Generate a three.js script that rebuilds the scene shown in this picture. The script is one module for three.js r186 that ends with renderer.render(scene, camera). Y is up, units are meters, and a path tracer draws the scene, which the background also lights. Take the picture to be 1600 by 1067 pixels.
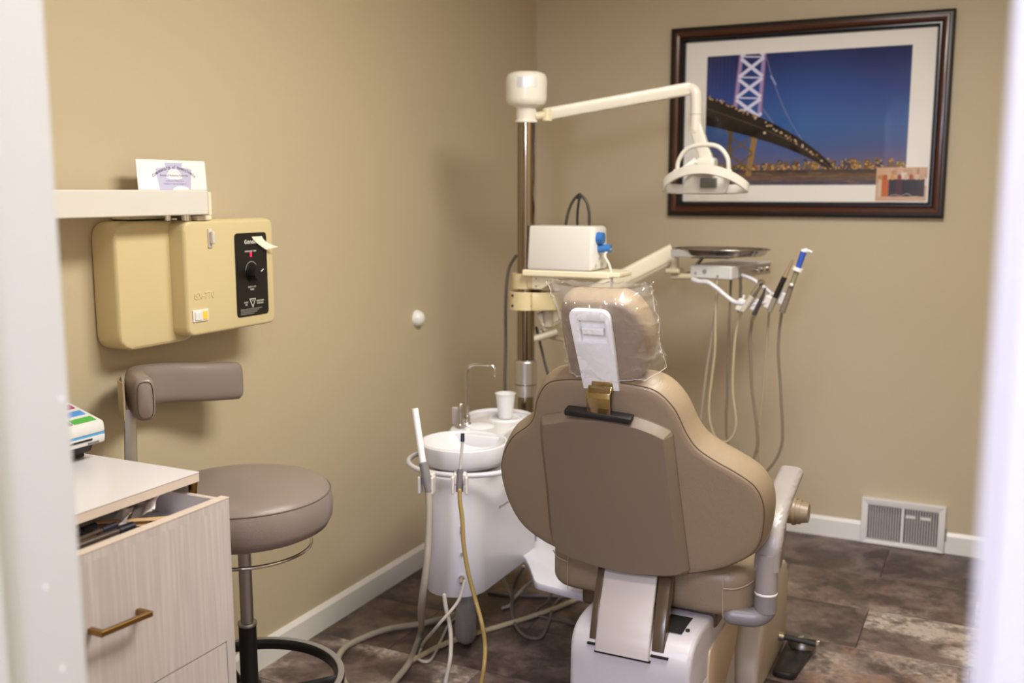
import * as THREE from 'three';
import { RoundedBoxGeometry } from 'three/addons/geometries/RoundedBoxGeometry.js';
import { RectAreaLightUniformsLib } from 'three/addons/lights/RectAreaLightUniformsLib.js';
import { mergeGeometries, toCreasedNormals, mergeVertices } from 'three/addons/utils/BufferGeometryUtils.js';
import { FontLoader } from 'three/addons/loaders/FontLoader.js';
import { TextGeometry } from 'three/addons/geometries/TextGeometry.js';

// ───────── camera, lights, exposure ─────────
const scene = new THREE.Scene();
scene.background = new THREE.Color(0x0b0b0b);
const camera = new THREE.PerspectiveCamera(2 * Math.atan(533.5 / 1577) * 180 / Math.PI, 1600 / 1067, 0.05, 50);
camera.position.set(0, 1.4, 0);
camera.rotation.order = 'YXZ';
camera.rotation.set(-8.42 * Math.PI / 180, 26.11 * Math.PI / 180, 0);
camera.focus = 2.28;
camera.userData.fStop = 2.6;
const renderer = new THREE.WebGLRenderer({ antialias: true });
renderer.shadowMap.enabled = true;
renderer.toneMapping = THREE.LinearToneMapping;
renderer.toneMappingExposure = 1.35;
RectAreaLightUniformsLib.init();
const ROOM_LIGHT = 21.5, HALL_LIGHT = 25, LAMP_LIGHT = 70;
function areaLight(x, y, z, w, h, color, intensity) {
  const l = new THREE.RectAreaLight(color, intensity, w, h);
  l.position.set(x, y, z); l.rotation.x = -Math.PI / 2; l.castShadow = true; scene.add(l);
  return l;
}
areaLight(-0.32, 2.415, -1.92, 0.52, 1.1, 0xfffcf2, ROOM_LIGHT);
areaLight(-0.35, 2.415, 0.45, 1.1, 0.52, 0xdde0ff, HALL_LIGHT);
areaLight(0.1, 1.96, 1.535, 0.36, 0.36, 0xd8ddff, LAMP_LIGHT).rotation.set(0, 0, 0);

// ───────── helpers ─────────
let seed = 7;
const rnd = () => { seed = (seed * 1664525 + 1013904223) % 4294967296; return seed / 4294967296; };
const V3 = (x, y, z) => new THREE.Vector3(x, y, z);
const PI = Math.PI;
const count = {};
function numbered(n) { const k = count[n] = (count[n] ?? -1) + 1; return k ? `${n}_${String(k).padStart(3, '0')}` : n; }
const baseOf = new Map();
function thing(name, label, category, base, group) {
  const o = new THREE.Group(); o.name = numbered(name); o.position.set(...base); scene.add(o);
  o.userData.label = label; o.userData.category = category; if (group) o.userData.group = group;
  baseOf.set(o, base); return o;
}
function structure(name, base = [0, 0, 0]) {
  const o = new THREE.Group(); o.name = name; o.position.set(...base); scene.add(o);
  o.userData.kind = 'structure'; baseOf.set(o, base); return o;
}
const plain = (g) => { g = g.index ? g.toNonIndexed() : g.clone(); for (const k of Object.keys(g.attributes)) if (!['position', 'normal', 'uv'].includes(k)) g.deleteAttribute(k); return g; };
function join(gs) { gs = [].concat(gs); return gs.length === 1 ? gs[0] : mergeGeometries(gs.map(plain)); }
// geometry is authored in room coordinates; the mesh sits under its thing
function part(name, gs, mat, parent, label) {
  const b = baseOf.get(parent) ?? [0, 0, 0];
  const g = join(gs).clone(); g.translate(-b[0], -b[1], -b[2]);
  const m = new THREE.Mesh(g, mat); m.name = name; m.castShadow = m.receiveShadow = true;
  baseOf.set(m, b); parent.add(m); if (label) m.userData.label = label; return m;
}
function solo(name, label, category, gs, mat, base, group) {   // a thing that is one mesh
  const g = join(gs).clone(); g.translate(-base[0], -base[1], -base[2]);
  const m = new THREE.Mesh(g, mat); m.name = numbered(name); m.position.set(...base); m.castShadow = m.receiveShadow = true;
  m.userData.label = label; m.userData.category = category; if (group) m.userData.group = group;
  baseOf.set(m, base); scene.add(m); return m;
}
function M(color, rough = 0.5, o = {}) { const P = o.clearcoat || o.transmission || o.sheen ? THREE.MeshPhysicalMaterial : THREE.MeshStandardMaterial; return new P({ color, roughness: rough, metalness: 0, ...o }); }
const metal = (color, rough = 0.2, o = {}) => M(color, rough, { metalness: 1, ...o });
function box(x0, x1, y0, y1, z0, z1, r = 0.002) {
  const w = Math.abs(x1 - x0), h = Math.abs(y1 - y0), d = Math.abs(z1 - z0);
  const g = r > 0 ? new RoundedBoxGeometry(w, h, d, 2, Math.min(r, w / 2.01, h / 2.01, d / 2.01)) : new THREE.BoxGeometry(w, h, d);
  g.translate((x0 + x1) / 2, (y0 + y1) / 2, (z0 + z1) / 2); return g;
}
function cyl(a, b, r0, r1 = r0, n = 28) {
  const A = V3(...a), B = V3(...b), L = A.distanceTo(B);
  const g = new THREE.CylinderGeometry(r1, r0, L, n, 1); g.translate(0, L / 2, 0);
  g.applyQuaternion(new THREE.Quaternion().setFromUnitVectors(V3(0, 1, 0), B.clone().sub(A).normalize()));
  g.translate(...a); return g;
}
const vecs = (pts) => pts.map((p) => V3(...p));
const curve = (pts, closed = false) => new THREE.CatmullRomCurve3(vecs(pts), closed, 'centripetal');
function tube(pts, r, seg = 60, rad = 10, closed = false) {
  const c = curve(pts, closed), g = new THREE.TubeGeometry(c, seg, r, rad, closed);
  if (closed) return g;
  const cap = (t) => { const s = new THREE.SphereGeometry(r * 0.99, 8, 6); const p = c.getPoint(t); s.translate(p.x, p.y, p.z); return s; };
  return join([g, cap(0), cap(1)]);
}
function lathe(prof, x, y, z, n = 40) { const g = new THREE.LatheGeometry(prof.map(([r, h]) => new THREE.Vector2(r, h)), n); g.translate(x, y, z); return g; }
function poly(pts, r = 0) {   // rounded polygon as a Shape; r one number or one per corner
  const s = new THREE.Shape(), n = pts.length;
  pts.forEach((p, i) => {
    const a = pts[(i + n - 1) % n], b = pts[(i + 1) % n], rr = Array.isArray(r) ? r[i] : r;
    const la = Math.hypot(a[0] - p[0], a[1] - p[1]), lb = Math.hypot(b[0] - p[0], b[1] - p[1]);
    const ka = Math.min(rr, la / 2.05) / la, kb = Math.min(rr, lb / 2.05) / lb;
    const p0 = [p[0] + (a[0] - p[0]) * ka, p[1] + (a[1] - p[1]) * ka], p1 = [p[0] + (b[0] - p[0]) * kb, p[1] + (b[1] - p[1]) * kb];
    i ? s.lineTo(...p0) : s.moveTo(...p0);
    if (rr > 0) s.quadraticCurveTo(p[0], p[1], ...p1);
  });
  s.closePath(); return s;
}
function extrude(shape, a0, a1, axis = 'z', bevel = 0.002, seg = 2) {
  const d = a1 - a0, b = Math.min(bevel, d / 2.2);
  const g = new THREE.ExtrudeGeometry(shape, { depth: d - 2 * b, bevelEnabled: b > 0, bevelThickness: b, bevelSize: b, bevelOffset: -b, bevelSegments: seg, curveSegments: 8 });
  g.translate(0, 0, a0 + b);
  if (axis === 'x') g.rotateY(PI / 2);
  if (axis === 'y') g.rotateX(-PI / 2);
  return toCreasedNormals(g, 0.6);
}
const sheetX = (pts, x0, x1, r, bevel, seg) => extrude(poly(pts.map(([z, y]) => [-z, y]), r), x0, x1, 'x', bevel, seg);   // pts [z, y]
const sheetY = (pts, y0, y1, r, bevel, seg) => extrude(poly(pts.map(([x, z]) => [x, -z]), r), y0, y1, 'y', bevel, seg);   // pts [x, z]
const sheetZ = (pts, z0, z1, r, bevel, seg) => extrude(poly(pts, r), z0, z1, 'z', bevel, seg);
const rect = (a0, a1, b0, b1) => [[a0, b0], [a1, b0], [a1, b1], [a0, b1]];
function frameOf(o, tilt) { const U = V3(1, 0, 0), Vv = V3(0, Math.cos(tilt), Math.sin(tilt)), N = V3().crossVectors(U, Vv); return { O: V3(...o), U, V: Vv, N, m: new THREE.Matrix4().makeBasis(U, Vv, N).setPosition(...o) }; }
// a cushion from an outline: rings [inset (+ outward), depth w] from the rear centre to the front centre
function cushion(fr, outline, centre, rings, k = 0, N = 96) {
  const c2 = new THREE.CatmullRomCurve3(outline.map(([u, v]) => V3(u, v, 0)), true, 'centripetal').getSpacedPoints(N).slice(0, N);
  const nor = c2.map((p, i) => { const a = c2[(i + N - 1) % N], b = c2[(i + 1) % N]; return new THREE.Vector2(b.y - a.y, a.x - b.x).normalize(); });
  let area = 0; c2.forEach((p, i) => { const b = c2[(i + 1) % N]; area += p.x * b.y - b.x * p.y; }); if (area < 0) nor.forEach((n) => n.negate());
  const pos = [], uv = [], idx = [];
  const put = (u, v, w) => { const p = fr.O.clone().addScaledVector(fr.U, u).addScaledVector(fr.V, v).addScaledVector(fr.N, w - k * u * u); pos.push(p.x, p.y, p.z); uv.push(u * 2, v * 2); };
  for (const r of rings) for (let i = 0; i < N; i++) {
    const p = c2[i];
    if (r.s !== undefined) put(centre[0] + (p.x - centre[0]) * r.s, centre[1] + (p.y - centre[1]) * r.s, r.w);
    else put(p.x + nor[i].x * r.o, p.y + nor[i].y * r.o, r.w);
  }
  for (let j = 0; j < rings.length - 1; j++) for (let i = 0; i < N; i++) { const a = j * N + i, b = j * N + (i + 1) % N, c = a + N, d = b + N; idx.push(a, c, b, b, c, d); }
  const g = new THREE.BufferGeometry(); g.setAttribute('position', new THREE.Float32BufferAttribute(pos, 3)); g.setAttribute('uv', new THREE.Float32BufferAttribute(uv, 2)); g.setIndex(idx); g.computeVertexNormals(); return g;
}
function alongOutline(fr, outline, off, w, k, r, N = 140) {
  const c2 = new THREE.CatmullRomCurve3(outline.map(([u, v]) => V3(u, v, 0)), true, 'centripetal').getSpacedPoints(N).slice(0, N);
  const pts = c2.map((p, i) => { const a = c2[(i + N - 1) % N], b = c2[(i + 1) % N], n = new THREE.Vector2(b.y - a.y, a.x - b.x).normalize(); const u = p.x + n.x * off, v = p.y + n.y * off; return fr.O.clone().addScaledVector(fr.U, u).addScaledVector(fr.V, v).addScaledVector(fr.N, w - k * u * u); });
  return new THREE.TubeGeometry(new THREE.CatmullRomCurve3(pts, true), N * 2, r, 5, true);
}
// sweep a rounded section (w along side vector, t thick) along a path
function strap(pts, side, w, t, seg = 40, r = 0.3) {
  const c = curve(pts), S = V3(...side).normalize(), sec = [];
  const q = 3, rr = Math.min(w, t) * r;
  for (const [sx, sy, a0] of [[1, 1, 0], [-1, 1, PI / 2], [-1, -1, PI], [1, -1, 1.5 * PI]]) for (let i = 0; i <= q; i++) { const a = a0 + i / q * PI / 2; sec.push([sx * (w / 2 - rr) + Math.cos(a) * rr, sy * (t / 2 - rr) + Math.sin(a) * rr]); }
  const n = sec.length, pos = [], idx = [], uv = [];
  for (let i = 0; i <= seg; i++) { const p = c.getPoint(i / seg), T = c.getTangent(i / seg), B = V3().crossVectors(S, T).normalize(); for (const [a, b] of sec) { const v = p.clone().addScaledVector(S, a).addScaledVector(B, b); pos.push(v.x, v.y, v.z); uv.push(a, i / seg); } }
  for (let i = 0; i < seg; i++) for (let j = 0; j < n; j++) { const a = i * n + j, b = i * n + (j + 1) % n, cc = a + n, d = b + n; idx.push(a, b, cc, b, d, cc); }
  const e = pos.length / 3; for (const i of [0, seg]) { const p = c.getPoint(i / seg); pos.push(p.x, p.y, p.z); uv.push(0, 0); }
  for (let j = 0; j < n; j++) { idx.push(e, (j + 1) % n, j); idx.push(e + 1, seg * n + j, seg * n + (j + 1) % n); }
  const g = new THREE.BufferGeometry(); g.setAttribute('position', new THREE.Float32BufferAttribute(pos, 3)); g.setAttribute('uv', new THREE.Float32BufferAttribute(uv, 2)); g.setIndex(idx); return toCreasedNormals(g, 0.7);
}
function placed(g, m) { g = g.clone(); g.applyMatrix4(m); return g; }

// ───────── procedural textures ─────────
function lattice(n, s) { let q = s * 7919 + 13; const a = new Float32Array(n * n); for (let i = 0; i < n * n; i++) { q = (q * 1664525 + 1013904223) % 4294967296; a[i] = q / 4294967296; } return a; }
const LAT = [1, 2, 3, 4].map((s) => lattice(64, s));
function noise(x, y, k = 0) { const L = LAT[k & 3], xi = Math.floor(x), yi = Math.floor(y), fx = x - xi, fy = y - yi, u = fx * fx * (3 - 2 * fx), v = fy * fy * (3 - 2 * fy); const g = (i, j) => L[((j % 64 + 64) % 64) * 64 + ((i % 64 + 64) % 64)]; return (g(xi, yi) * (1 - u) + g(xi + 1, yi) * u) * (1 - v) + (g(xi, yi + 1) * (1 - u) + g(xi + 1, yi + 1) * u) * v; }
function fbm(x, y, k = 0, o = 5) { let s = 0, a = 0.5; for (let i = 0; i < o; i++) { s += a * noise(x, y, k + i); x = x * 2.03 + 17.1; y = y * 2.03 + 5.7; a *= 0.5; } return s; }
function dataTex(w, h, fn, srgb = true) {
  const d = new Uint8Array(w * h * 4);
  for (let y = 0; y < h; y++) for (let x = 0; x < w; x++) { const c = fn(x / w, y / h), i = (y * w + x) * 4; d[i] = c[0]; d[i + 1] = c[1]; d[i + 2] = c[2]; d[i + 3] = 255; }
  const t = new THREE.DataTexture(d, w, h); t.wrapS = t.wrapT = THREE.RepeatWrapping; t.magFilter = THREE.LinearFilter; t.minFilter = THREE.LinearMipmapLinearFilter; t.generateMipmaps = true;
  if (srgb) t.colorSpace = THREE.SRGBColorSpace; t.needsUpdate = true; return t;
}
function canvasTex(w, h, draw) { const c = document.createElement('canvas'); c.width = w; c.height = h; draw(c.getContext('2d'), w, h); const t = new THREE.CanvasTexture(c); t.colorSpace = THREE.SRGBColorSpace; return t; }
const mix = (a, b, t) => a.map((v, i) => v + (b[i] - v) * t), sm = (a, b, x) => { x = Math.min(1, Math.max(0, (x - a) / (b - a))); return x * x * (3 - 2 * x); };
const wallBump = dataTex(256, 256, (u, v) => { const n = 255 * fbm(u * 64, v * 64, 1, 2); return [n, n, n]; }, false);
const leatherBump = dataTex(256, 256, (u, v) => { const n = 255 * (0.5 * noise(u * 64, v * 64, 2) + 0.5 * Math.abs(noise(u * 64, v * 64, 3) - 0.5) * 2); return [n, n, n]; }, false);
leatherBump.repeat.set(6, 6);
function tileTex(k, cream, rust) {
  return dataTex(512, 256, (u, v) => {
    const wx = (fbm(u * 4 + k, v * 3 + k, k, 3) - 0.5) * 1.6;
    const n1 = fbm(u * 9 + k * 9.3 + wx, v * 4 + k * 3.1, k), n2 = fbm(u * 11 + k * 5.7, v * 5 + 40 + k + wx, k + 1, 6), n3 = fbm(u * 50 + k, v * 24, k + 2, 4), n4 = fbm(u * 3.4 + 7 * k + wx * 0.5, v * 3 + 3 * k + wx * 0.4, k + 3, 6);
    let c = mix([70, 58, 55], [114, 98, 92], sm(0.3, 0.68, n1));
    c = mix(c, [138, 104, 85], rust * 0.75 * sm(0.38, 0.72, n2) * (0.4 + n3));
    c = mix(c, [204, 190, 177], Math.min(0.85, cream * sm(0.36, 0.74, n4) * (0.2 + 1.2 * n3 * sm(0.2, 0.7, n2 + n3 * 0.3))));
    const g = (n3 - 0.45) * 26 + (noise(u * 200, v * 100, k) - 0.5) * 8;
    return c.map((x) => Math.max(12, Math.min(245, x + g)));
  });
}
const woodTex = dataTex(512, 512, (u, v) => {
  const s = fbm(u * 150, v * 3.2, 1, 3), f = noise(u * 230, v * 9, 2), b = fbm(u * 9, v * 0.8, 3, 2);
  const t = 0.45 * s + 0.25 * f + 0.3 * b; return mix([184, 175, 174], [203, 195, 194], sm(0.25, 0.75, t));
});

// ───────── materials ─────────
const wallPaint = M(0xc5b69a, 0.55, { bumpMap: wallBump, bumpScale: 0.0006 });
const hallPaint = M(0xe2ddd2, 0.6), ceilPaint = M(0xece9e2, 0.8), trimPaint = M(0xe9e6e2, 0.35), jambPaint = M(0xc3c2b9, 0.4);
const tan = M(0x897760, 0.42, { bumpMap: leatherBump, bumpScale: 0.0003 });
const tanShell = M(0x776856, 0.45), seam = M(0x5d4937, 0.7);
const greyLeather = M(0x8a7d77, 0.3, { bumpMap: leatherBump, bumpScale: 0.0002 });
const enamel = M(0xcfcdd2, 0.22), greyEnamel = M(0xcfc8c3, 0.3), porcelain = M(0xdbd9db, 0.14), creamPlastic = M(0xd6c598, 0.38), ivory = M(0xefe4cb, 0.3), putty = M(0xb9a285, 0.4);
const chrome = metal(0xd4d0cb, 0.14), brushed = metal(0xb9b6b2, 0.38), steelPole = metal(0x8f8375, 0.1), goldChrome = metal(0xb09c78, 0.14), brass = metal(0x9c7a48, 0.3);
const black = M(0x131313, 0.45), rubber = M(0x24211f, 0.6), darkBrown = M(0x4b3b2c, 0.35), darkGap = M(0x0d0c0b, 0.8);
const hoseGrey = M(0xa59d8d, 0.45), hoseLight = M(0xc3bcb0, 0.4), hoseDark = M(0x6d655d, 0.45), hoseBeige = M(0xbcae8e, 0.45), amber = M(0x9c844e, 0.25);
const white = M(0xf3f2f0, 0.35);

// ───────── the room ─────────
const floor = structure('floor');
part('slab', box(-2.05, 1.6, -0.12, -0.006, -4.3, 1.7, 0), M(0x2a2320, 0.9), floor);
{
  const kinds = [[0, 0, 0.15], [1, 0.1, 0.5], [2, 0.12, 0.2], [3, 0.45, 0.6], [4, 0.95, 0.35], [5, 1.25, 0.3], [6, 0.6, 1.0]].map(([k, c, r]) => M(0xffffff, 0.42, { map: tileTex(k, c, r) }));
  const W = 0.65, D = 0.323, z0 = -2.484;
  const geo = new RoundedBoxGeometry(W - 0.0016, 0.012, D - 0.0016, 1, 0.0012); geo.translate(0, -0.006, 0);
  const chosen = { '2,2': 5, '2,1': 0, '1,1': 6, '1,2': 6, '3,1': 3, '3,2': 4, '4,1': 0, '4,2': 2, '-1,-1': 4, '-1,0': 3, '0,0': 2, '0,1': 0, '0,-1': 1, '1,-1': 0, '1,0': 2, '-2,-1': 4, '-2,0': 3, '2,0': 1, '2,-1': 2, '3,0': 0 };
  for (let r = -13; r <= 5; r++) for (let c = -4; c <= 4; c++) {
    const off = ((r % 2) + 2) % 2 ? W / 2 : 0, x = -1.645 + (c + 0.5) * W + off, z = z0 - (r + 0.5) * D;
    if (x < -2.1 || x > 1.75 || z < -4.35 || z > 1.7) continue;
    const q = chosen[`${r},${c}`] ?? Math.floor(rnd() * 5);
    const m = new THREE.Mesh(geo, kinds[q]); m.name = 'tile'; m.position.set(x, 0, z); if (rnd() < 0.5) m.rotation.y = PI; m.receiveShadow = true; m.castShadow = true; floor.add(m);
  }
}
const wall = (name, g, m) => { const s = structure(name); part('plaster', g, m, s); return s; };
function uvBox(x0, x1, y0, y1, z0, z1) { const g = new THREE.BoxGeometry(x1 - x0, y1 - y0, z1 - z0); const p = g.attributes.position, n = g.attributes.normal, u = g.attributes.uv; g.translate((x0 + x1) / 2, (y0 + y1) / 2, (z0 + z1) / 2); for (let i = 0; i < p.count; i++) { if (Math.abs(n.getX(i)) > 0.5) u.setXY(i, p.getZ(i), p.getY(i)); else if (Math.abs(n.getZ(i)) > 0.5) u.setXY(i, p.getX(i), p.getY(i)); else u.setXY(i, p.getX(i), p.getZ(i)); } return g; }
wall('wall_left', uvBox(-2.04, -1.92, -0.1, 2.44, -4.28, -0.53), wallPaint);
wall('wall_back', uvBox(-1.92, 0.57, -0.1, 2.44, -4.284, -4.164), wallPaint);
wall('wall_right', uvBox(0.45, 0.57, -0.1, 2.44, -4.164, -0.53), wallPaint);
wall('wall_front', [uvBox(-1.92, -0.838, -0.1, 2.44, -0.675, -0.535), uvBox(0.018, 0.45, -0.1, 2.44, -0.675, -0.535), uvBox(-0.838, 0.018, 2.06, 2.44, -0.675, -0.535)], wallPaint);
wall('wall_hall', [uvBox(-2.04, 1.6, -0.1, 2.44, 1.6, 1.72), uvBox(-2.04, -1.92, -0.1, 2.44, -0.53, 1.6), uvBox(1.5, 1.62, -0.1, 2.44, -0.6, 1.6), uvBox(0.57, 1.5, -0.1, 2.44, -0.65, -0.535)], hallPaint);
wall('ceiling', uvBox(-2.04, 1.62, 2.44, 2.56, -4.284, 1.72), ceilPaint);
const door = structure('door_1');
part('jamb', box(-0.838, -0.816, 0, 2.04, -0.68, -0.53, 0.002), jambPaint, door);
const casingPaint = M(0xb0adab, 0.4);
part('jamb', box(-0.004, 0.018, 0, 2.04, -0.68, -0.53, 0.002), casingPaint, door);
part('head_jamb', box(-0.838, 0.018, 2.04, 2.062, -0.68, -0.53, 0.002), trimPaint, door);
part('casing', [box(-0.9, -0.823, 0, 2.12, -0.53, -0.512, 0.004), box(0.003, 0.08, 0, 2.12, -0.53, -0.512, 0.004), box(-0.9, 0.08, 2.05, 2.13, -0.531, -0.513, 0.004)], casingPaint, door);
part('door_stop', box(-0.816, -0.804, 0, 2.04, -0.585, -0.545, 0.002), jambPaint, door);
for (const [i, [y, z, h]] of [[0.93, -0.652, 0.005], [0.875, -0.66, 0.012], [1.02, -0.64, 0.004], [1.2, -0.672, 0.004]].entries()) part('paint_chip', box(-0.8161, -0.8155, y, y + h, z, z + 0.003, 0), white, door);
const bb = (z0, z1) => sheetZ([[0, 0], [0.014, 0], [0.014, 0.066], [0.008, 0.076], [0, 0.08]], 0, 1, 0, 0);
function baseboard(name, a, b, along) {   // profile extruded along one wall
  const s = structure(name), prof = poly([[0, 0], [0.014, 0], [0.014, 0.07], [0.006, 0.082], [0, 0.082]], 0);
  const L = Math.abs(b - a), g = new THREE.ExtrudeGeometry(prof, { depth: L, bevelEnabled: false });
  if (along === 'left') { g.translate(-1.92, 0, Math.min(a, b)); }
  if (along === 'back') { g.rotateY(-PI / 2); g.translate(Math.max(a, b), 0, -4.164); }
  part('board', g, trimPaint, s); return s;
}
baseboard('baseboard_left', -4.16, -0.7, 'left');
baseboard('baseboard_back', -1.9, -0.462, 'back');
baseboard('baseboard_right', -0.148, 0.45, 'back');

function troffer(x, z, a, b, label) {   // a, b half sizes along x and z
  const t = thing('ceiling_light', label, 'light', [x, 2.42, z]);
  part('frame', [box(x - a, x + a, 2.42, 2.439, z - b, z - b + 0.03), box(x - a, x + a, 2.42, 2.439, z + b - 0.03, z + b), box(x - a, x - a + 0.03, 2.42, 2.439, z - b + 0.03, z + b - 0.03), box(x + a - 0.03, x + a, 2.42, 2.439, z - b + 0.03, z + b - 0.03)], white, t);
  part('diffuser', box(x - a + 0.03, x + a - 0.03, 2.425, 2.436, z - b + 0.03, z + b - 0.03, 0), M(0xffffff, 0.6, { emissive: 0xfff8ee, emissiveIntensity: 2.0 }), t);
}
troffer(-0.32, -1.92, 0.3, 0.6, 'flat rectangular ceiling light panel over the dental chair in the treatment room');
troffer(-0.35, 0.45, 0.6, 0.3, 'flat rectangular ceiling light panel in the hall outside the doorway');
{
  const t = thing('wall_light', 'square wall light panel on the far hall wall behind the camera', 'light', [0.1, 1.78, 1.6]);
  part('housing', box(-0.1, 0.3, 1.76, 2.16, 1.56, 1.599, 0.006), white, t);
  part('diffuser', box(-0.08, 0.28, 1.78, 2.14, 1.545, 1.562, 0.004), M(0xffffff, 0.6, { emissive: 0xf2f0ff, emissiveIntensity: 2.0 }), t);
}

// ───────── framed picture on the back wall ─────────
{
  const zb = -4.163, t = thing('framed_picture', 'large framed night photograph of a lit suspension bridge on the back wall', 'picture', [-0.76, 1.3, zb]);
  const X0 = -1.298, X1 = -0.225, Y0 = 1.302, Y1 = 2.063;
  function ring(prof) {   // prof [inset, height off the wall]
    const pos = [], idx = [], uv = [];
    for (const [i, h] of prof) for (const [x, y] of [[X0 + i, Y0 + i], [X1 - i, Y0 + i], [X1 - i, Y1 - i], [X0 + i, Y1 - i]]) { pos.push(x, y, zb + h); uv.push(x, y); }
    for (let r = 0; r < prof.length - 1; r++) for (let k = 0; k < 4; k++) { const a = r * 4 + k, b = r * 4 + (k + 1) % 4; idx.push(a, b, a + 4, b, b + 4, a + 4); }
    const g = new THREE.BufferGeometry(); g.setAttribute('position', new THREE.Float32BufferAttribute(pos, 3)); g.setAttribute('uv', new THREE.Float32BufferAttribute(uv, 2)); g.setIndex(idx); return toCreasedNormals(g, 0.4);
  }
  const blackLac = M(0x17130f, 0.3), mahog = M(0x4a281c, 0.22);
  part('outer_moulding', ring([[0, 0], [0, 0.026], [0.003, 0.03], [0.012, 0.033], [0.016, 0.033]]), blackLac, t);
  part('brown_moulding', ring([[0.016, 0.033], [0.02, 0.037], [0.028, 0.038], [0.037, 0.034], [0.042, 0.026]]), mahog, t);
  part('inner_moulding', ring([[0.042, 0.026], [0.044, 0.03], [0.05, 0.03], [0.057, 0.022], [0.06, 0.012], [0.06, 0]]), M(0x14161b, 0.25), t);
  part('mat_board', box(X0 + 0.055, X1 - 0.055, Y0 + 0.055, Y1 - 0.055, zb + 0.002, zb + 0.009, 0), M(0xf3f0ec, 0.8), t);
  const quad = (x0, x1, y0, y1, z) => { const g = new THREE.BoxGeometry(x1 - x0, y1 - y0, 0.0012); g.translate((x0 + x1) / 2, (y0 + y1) / 2, z); return g; };
  const print = canvasTex(1024, 680, (c, w, h) => {
    let g = c.createLinearGradient(0, 0, 0, h); for (const [s, k] of [[0, '#27305f'], [0.3, '#2b468f'], [0.55, '#38609f'], [0.72, '#4c5a90'], [0.84, '#6b6080'], [0.87, '#7a6a72']]) g.addColorStop(s, k);
    c.fillStyle = g; c.fillRect(0, 0, w, h);
    g = c.createRadialGradient(w * 0.5, h * 0.48, 20, w * 0.5, h * 0.48, w * 0.42); g.addColorStop(0, 'rgba(62,110,180,.55)'); g.addColorStop(1, 'rgba(62,110,180,0)'); c.fillStyle = g; c.fillRect(0, 0, w, h);
    // skyline and river
    for (let i = 0; i < 130; i++) { const x = rnd() * w, hh = 12 + rnd() * 46 * (x > w * 0.38 ? 1 : 0.6), ww = 8 + rnd() * 22; c.fillStyle = ['#5c4a45', '#7c5a3c', '#8a6a42', '#4a4152', '#6d5a55'][i % 5]; c.fillRect(x, h * 0.885 - hh, ww, hh); for (let j = 0; j < 5; j++) { c.fillStyle = ['#f0b45a', '#ffd88a', '#e8893a', '#a6c07a'][j % 4]; c.fillRect(x + rnd() * ww, h * 0.885 - rnd() * hh, 6, 5); } }
    g = c.createLinearGradient(0, h * 0.885, 0, h); g.addColorStop(0, '#3a3238'); g.addColorStop(0.4, '#6d5548'); g.addColorStop(1, '#4a4a62'); c.fillStyle = g; c.fillRect(0, h * 0.885, w, h);
    for (let i = 0; i < 220; i++) { c.fillStyle = `rgba(${200 + rnd() * 50},${140 + rnd() * 60},${80 + rnd() * 40},${0.12 + rnd() * 0.2})`; c.fillRect(rnd() * w, h * 0.89 + rnd() * h * 0.1, 14 + rnd() * 50, 2); }
    // lower pier
    c.lineWidth = 30; c.strokeStyle = '#9a7a4c'; c.beginPath(); c.moveTo(w * 0.262, h * 0.6); c.lineTo(w * 0.232, h * 0.93); c.stroke();
    c.lineWidth = 24; c.strokeStyle = '#64523c'; c.beginPath(); c.moveTo(w * 0.135, h * 0.58); c.lineTo(w * 0.12, h * 0.93); c.stroke();
    c.lineWidth = 9; c.strokeStyle = '#6a5a3e'; for (const [a, b] of [[0.62, 0.75], [0.75, 0.62], [0.76, 0.9], [0.9, 0.76]]) { c.beginPath(); c.moveTo(w * 0.13, h * a); c.lineTo(w * 0.25, h * b); c.stroke(); }
    c.fillStyle = '#6b573c'; c.fillRect(w * 0.11, h * 0.57, w * 0.165, 14);
    // cables
    c.strokeStyle = 'rgba(140,135,175,.8)'; c.lineWidth = 5;
    c.beginPath(); c.moveTo(w * 0.3, 0); c.quadraticCurveTo(w * 0.38, h * 0.42, w * 0.5, h * 0.66); c.stroke();
    c.beginPath(); c.moveTo(w * 0.27, h * 0.36); c.lineTo(w * 0.385, h * 0.6); c.stroke();
    c.strokeStyle = 'rgba(190,200,240,.7)'; c.lineWidth = 8; c.beginPath(); c.moveTo(w * 0.33, h * 0.17); c.lineTo(w * 0.36, h * 0.24); c.stroke();
    c.strokeStyle = 'rgba(90,95,150,.6)'; c.lineWidth = 2; for (let i = 0; i < 7; i++) { c.beginPath(); c.moveTo(w * (0.02 + i * 0.02), 0); c.lineTo(w * (0.02 + i * 0.02), h * (0.33 + i * 0.025)); c.stroke(); }
    // tower
    const L = (y) => w * (0.178 - 0.026 * y / (h * 0.42)), R = (y) => w * (0.294 - 0.014 * y / (h * 0.47));
    c.strokeStyle = '#a793c6'; c.lineWidth = 22; c.beginPath(); c.moveTo(L(0), 0); c.lineTo(L(h * 0.42), h * 0.42); c.moveTo(R(0), 0); c.lineTo(R(h * 0.47), h * 0.47); c.stroke();
    c.strokeStyle = '#8d5d7a'; c.lineWidth = 5; c.beginPath(); c.moveTo(L(0) - 10, 0); c.lineTo(L(h * 0.42) - 10, h * 0.42); c.moveTo(R(0) + 10, 0); c.lineTo(R(h * 0.47) + 10, h * 0.47); c.stroke();
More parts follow.
